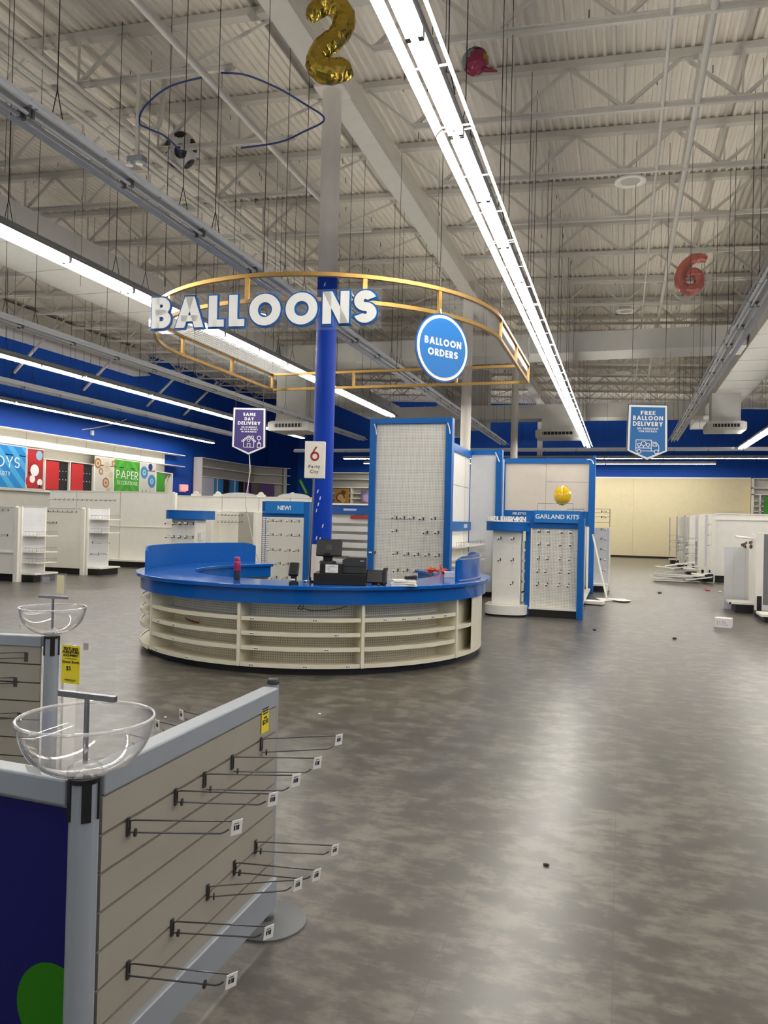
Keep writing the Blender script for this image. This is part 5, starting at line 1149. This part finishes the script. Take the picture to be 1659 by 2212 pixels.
for nm, x0, x1, fm, c1, c2c in (('gold_picture',-15.3,-14.45,mat('gold_picture_face',(176,130,50),.5),mat('dark_gold_print',(96,60,20),.5),mat('tan_gold_print',(206,170,110),.5)),('lilac_picture',-13.75,-12.95,mat('grey_picture_face',(110,104,120),.5),mat('lilac_print',(160,130,180),.5),mat('pink_lilac_print',(196,170,206),.5))):
    o = MB().box(x0,x1,BY-.53,BY-.505,2.42,3.25).build(nm, fm, t); 
    for k, (u, z, r, mm) in enumerate(((.4,2.78,.26,c1),(.4,2.78,.18,c2c),(.6,3.05,.14,c1),(.6,2.62,.14,c2c))): MB().prism([(r*math.cos(2*math.pi*i/20), r*math.sin(2*math.pi*i/20)) for i in range(20)], (x0+u*(x1-x0),BY-.533-.002*k,z), XR, ZU, .002).build('printed_shape', mm, o)
t = thing('wall_shelving', 'pale back-wall shelving with a lime panel at the right edge', 'shelf unit', (7.2,BY-.3,2.3)); MB().box(5.92,8.6,BY-.06,BY-.02,.3,4.0).build('back_panel', PANEL, t)
for z in (3.95,3.5,3.2): MB().box(5.92,8.6,BY-.5,BY-.06,z,z+.05).build('shelf', WHITE, t)
for x in (5.95,6.25): MB().box(x-.03,x+.03,BY-.5,BY-.06,2.2,3.2 if x > 6 else 3.95).build('divider', WHITE, t)
MB().box(6.42,7.4,BY-.53,BY-.5,2.3,3.1).build('lime_panel', LGREEN, t); m = MB()
for z in (2.9,2.65,2.4): m.box(5.98,6.4,BY-.5,BY-.1,z,z+.03)
m.build('thin_shelf', WHITE, t)
o = MB().box(3.75,3.82,BY-.045,BY-.032,.40,.52).build('wall_outlet', mat('beige_plate',(206,198,170),.5)) if False else MB().box(2.28,2.36,BY-.045,BY-.031,.42,.54).build('wall_outlet', mat('beige_plate',(176,168,140),.5)); tag(o, 'beige wall outlet low on the cream back wall', 'outlet')

# ------------------------------------------------------------------ right hand gondolas
gondola('big plain white gondola facing the aisle end, right of the debris', 2.60, 6.6, 24.4, 2.0, 2.57, .2, .0, 1.83, PANEL)
for i, (y, x) in enumerate(((24.45,2.48),(27.4,2.46),(31.0,2.44),(35.2,2.42))):
    if i: gondola('white gondola in the far right group, %s row back' % ORD[i], 2.5, 6.6, y, 2.02, 2.48, .2)
    endcap('white wire-fenced end bay facing the right aisle, %s from the camera' % ORD[i], x, y+.1, y+.95, 1.98, (1.12,.9,.62) if i else (), -1, True, True)
    if i:
        m = MB()
        for k in range(7): m.cyl((x-.42,y+.15+.11*k,.3), (x-.42,y+.15+.11*k,2.0), .006, 4)
        for z in (1.98,1.6,.3): m.cyl((x-.42,y+.12,z), (x-.42,y+.9,z), .006, 4)
        m.build('clear_divider', BIN, None) if False else tag(m.build('wire_rack', mat('pale_wire',(190,188,182),.5)), 'pale wire rack hooked before the %s far right end bay' % ORD[i], 'wire rack')
for i in range(3): dup(PEGP[0], (2.53, 24.39, 1.68-.3*i), R(-30), 'wire peg hook beside the big plain gondola upright, %s from the top' % ORD[i], 'hooks by the plain gondola')
t = thing('gondola', 'white pegboard gondola end cut off by the right photo edge', 'gondola', (3.2,15.65,0))
MB().panel((2.62,15.64,.40), XR, ZU, 2.0, 1.08, .03).build('pegboard', PEG, t); MB().box(2.37,2.50,15.56,15.68,0,1.53).build('upright', WHITE, t, bevel=.004); MB().box(2.50,2.60,15.60,15.68,.2,1.5).build('side_channel', mat('grey_channel',(120,120,120),.5), t)
MB().box(2.36,4.6,15.66,15.72,1.5,1.53).build('top_cap', WHITE, t); m = MB().box(2.62,4.6,15.62,15.64,.12,.40); m.c = 1
for k in range(8): m.box(2.66+.24*k,2.86+.24*k,15.617,15.619,.16,.36)
m.build('vent_panel', [WHITE, GROOVE], t); MB().box(2.30,4.6,14.45,15.0,.10,.14).build('base_shelf', WHITE, t); MB().box(2.36,4.6,14.5,15.58,0,.10).build('base_shoe', KICK, t)
m = MB().box(2.40,2.48,15.55,15.559,.02,.36); m.build('foot_slot', BLACK, t)
t = thing('end_bay', 'stripped white end bay with bare black base foot, right side', 'shelf unit', (2.2,16.4,0)); MB().box(1.965,2.56,16.6,16.64,.0,1.225).build('back_panel', mat('cool_white_board',(214,216,220),.5), t)
MB().box(2.40,2.44,15.72,16.6,.1,1.5).build('side_panel', WHITE, t); MB().box(1.98,2.40,15.85,16.45,.165,.20).build('base_shelf', WHITE, t); MB().box(2.08,2.40,15.88,16.42,.0,.165).build('base_shoe', KICK, t); MB().box(1.97,2.0,15.84,15.87,.16,.20).build('shelf_corner', BLACK, t)
m = MB(); m.box(2.13,2.134,16.597,16.599,.02,1.22); m.box(2.34,2.344,16.597,16.599,.02,1.22); m.build('panel_seam', MATS['soft_seam'], t)
o = MB().cyl((2.07,16.0,1.44),(2.40,16.1,1.41),.022,14).build('cardboard_tube', PAPER, smooth=40); tag(o, 'white tube sticking out sideways above the stripped end bay', 'tube')
m = MB(); rng = random.Random(4)
for i in range(7): m.obox((2.33+rng.uniform(-.1,.08),16.2,1.24+rng.uniform(0,.12)), (rng.uniform(-1,1),rng.uniform(-1,1),.2), (0,.2,1), .10, .05, .01)
tag(m.build('torn_card', [mat('brown_card',(120,96,76),.7)]), 'torn brown card scraps caught on the stripped end bay top', 'scrap')
# left-hand end cap of the aisle beyond the garland stand
t = thing('end_bay', 'white end bay with hooks and wire top beyond the garland stand', 'shelf unit', (-.45,19.5,0)); MB().box(-.72,-.265,19.5,19.54,.18,1.53).build('back_panel', mat('cool_white_board',(214,216,220),.5), t)
m = MB()
for x in (-.70,-.28): m.cyl((x,19.5,1.53),(x,19.5,1.99),.008,6)
for z in (1.99,1.9,1.8,1.66): m.cyl((-.70,19.5,z),(-.28,19.5,z),.005,5)
m.build('wire_top', CHROME, t); MB().box(-.72,-.30,19.1,19.5,.14,.18).build('base_shelf', WHITE, t); MB().box(-.7,-.36,19.16,19.5,0,.14).build('kick_plate', KICK, t); MB().box(-.29,-.25,19.45,19.6,0,1.55).build('upright', WHITE, t)
for k in range(7):
    z = (1.92,1.78,1.48,1.25,1.0,.75,.5)[k]; dup(PEGP[0], (-.48,19.49,z), R(25), 'wire peg hook on the end bay beyond the garland stand, %s from the top' % ORD[k], 'hooks beyond the garland stand')

# ------------------------------------------------------------------ things on the floor
rng = random.Random(8)
spec = [(1.55,23.9,.02,0,1.25,.38),(1.45,24.0,.06,6,1.2,.38),(1.75,23.85,.10,-8,1.1,.36),(1.5,23.9,.14,4,1.25,.38),(1.7,24.0,.19,-12,1.0,.36),(1.55,23.95,.24,10,1.2,.36),(1.85,23.8,.29,-16,.9,.34),(1.65,24.05,.33,-20,.8,.3),(2.15,23.7,.06,-18,.7,.34),(2.2,23.9,.12,-26,.6,.3)]
for i, (x, y, z, a, L, w) in enumerate(spec):
    t = thing('loose_shelf', 'white metal shelf in the heap by the right aisle, %s up from the floor' % ORD[i], 'shelf', (x,y,z), 0, 'heap of loose shelves'); d = Vector((math.cos(R(a*.6)), math.sin(R(a*.6)), -math.sin(R(a))*.55)).normalized(); z = z*1.35+abs(d.z)*L*.42; up = (Vector((0,0,1))-d*d.z).normalized()
    f = d.cross(up); MB().obox((x,y,z+.015), d, f, L, w, .008).build('deck', WHITE if i % 3 else mat('grey_shelf_deck',(120,120,122),.5), t); MB().obox(Vector((x,y,z+.012))-f*(-w/2 if f.y < 0 else w/2), d, up, L, .034, .01).build('front_lip', WHITE, t)
o = MB().obox((2.38,23.95,.15), XR, ZU, .3, .22, .3).build('black_base_box', KICK); tag(o, 'black metal base box at the right end of the shelf heap', 'box')
d = Vector((.75,-.25,0)).normalized(); d = Vector((.966,-.26,0)); nb = Vector((.26,.966,0)); c = Vector((1.60,13.50,0)); t = thing('small_carton', 'small white carton lying on the right aisle floor', 'box', tuple(c))
MB().obox(c+Vector((0,0,.075)), d, ZU, .25, .15, .20).build('carton', mat('white_carton',(236,232,232),.5), t, bevel=.003); m = MB(); f = c-nb*.1012+Vector((0,0,.075))
for k, z in ((-.085,.01),(-.045,.0),(.0,.012),(.03,-.005)): m.bar(f+d*k+Vector((0,0,.035+z*.3)), f+d*(k+.012)+Vector((0,0,-.035)), .007, .001, up=nb)
m.bar(f+d*.06+Vector((0,0,-.03)), f+d*.075+Vector((0,0,-.03)), .014, .001, up=nb); m.build('print', mat('grey_carton_print',(150,146,150),.5), t)
for i, (x, y, z, a, L, w, lab) in enumerate(((-.52,16.0,.05,-8,.42,.30,'white folded board lying at the foot of the wide display wall'),(-.15,17.15,.01,12,.62,.55,'flat white card sheet on the floor under the leaning stick'),(-.02,16.95,.03,-35,.42,.3,'white triangular card corner lying on the flat sheet'))):
    d = Vector((math.cos(R(a)), math.sin(R(a)), 0)); t = MB().obox((x,y,z), d, Vector(ZU).cross(d), L, w, .06 if i == 0 else .012).build('card_sheet', PAPER, bevel=.003); tag(t, lab, 'card')
o = MB().bar((-.28,17.2,.03),(-.62,17.9,1.38),.03).build('wooden_stick', mat('white_stick',(222,220,208),.5)); tag(o, 'long white stick leaning on the blue post by the aisle', 'stick')
for i, (x, y, m_, s, lab) in enumerate(((-.306,3.689,BLACK,.016,'tiny dark scrap on the floor in the bright streak'),(-2.326,5.866,PAPER,.013,'tiny white paper scrap on the floor before the counter'),(-.364,12.088,NAVY,.03,'tiny navy scrap on the floor by the garland stand'),(2.1,21.0,mat('pink_scrap',(206,90,120),.5),.07,'pink plastic scrap on the floor below the shelf heap'),(2.35,20.7,PAPER,.05,'white plastic scrap beside the pink one on the floor'),(.9,19.5,DGREY,.05,'dark scrap on the floor left of the shelf heap'),(.75,11.7,BLACK,.035,'small dark scrap on the floor before the white carton'),(-3.4,5.3,PAPER,.015,'white paper scrap on the floor near the far slat board post'))):
    q = MB().ball((x,y,s*.35), s, s*.6, s*.35, 8, 5).build('floor_scrap', m_, noise=s*.1); tag(q, lab, 'scrap')
# cable dangling on the blue left wall
mb = MB().tube([(LX+.024,24.5,4.75),(LX+.024,25.2,4.9),(LX+.024,26.2,5.15),(LX+.024,27.2,5.5)], .022, 6); mb.box(LX,LX+.08,25.0,25.12,4.6,4.78)
tag(mb.build('cable', MATS['white_cord'], smooth=60), 'white cable drooping along the blue left wall above the shelving', 'cable')
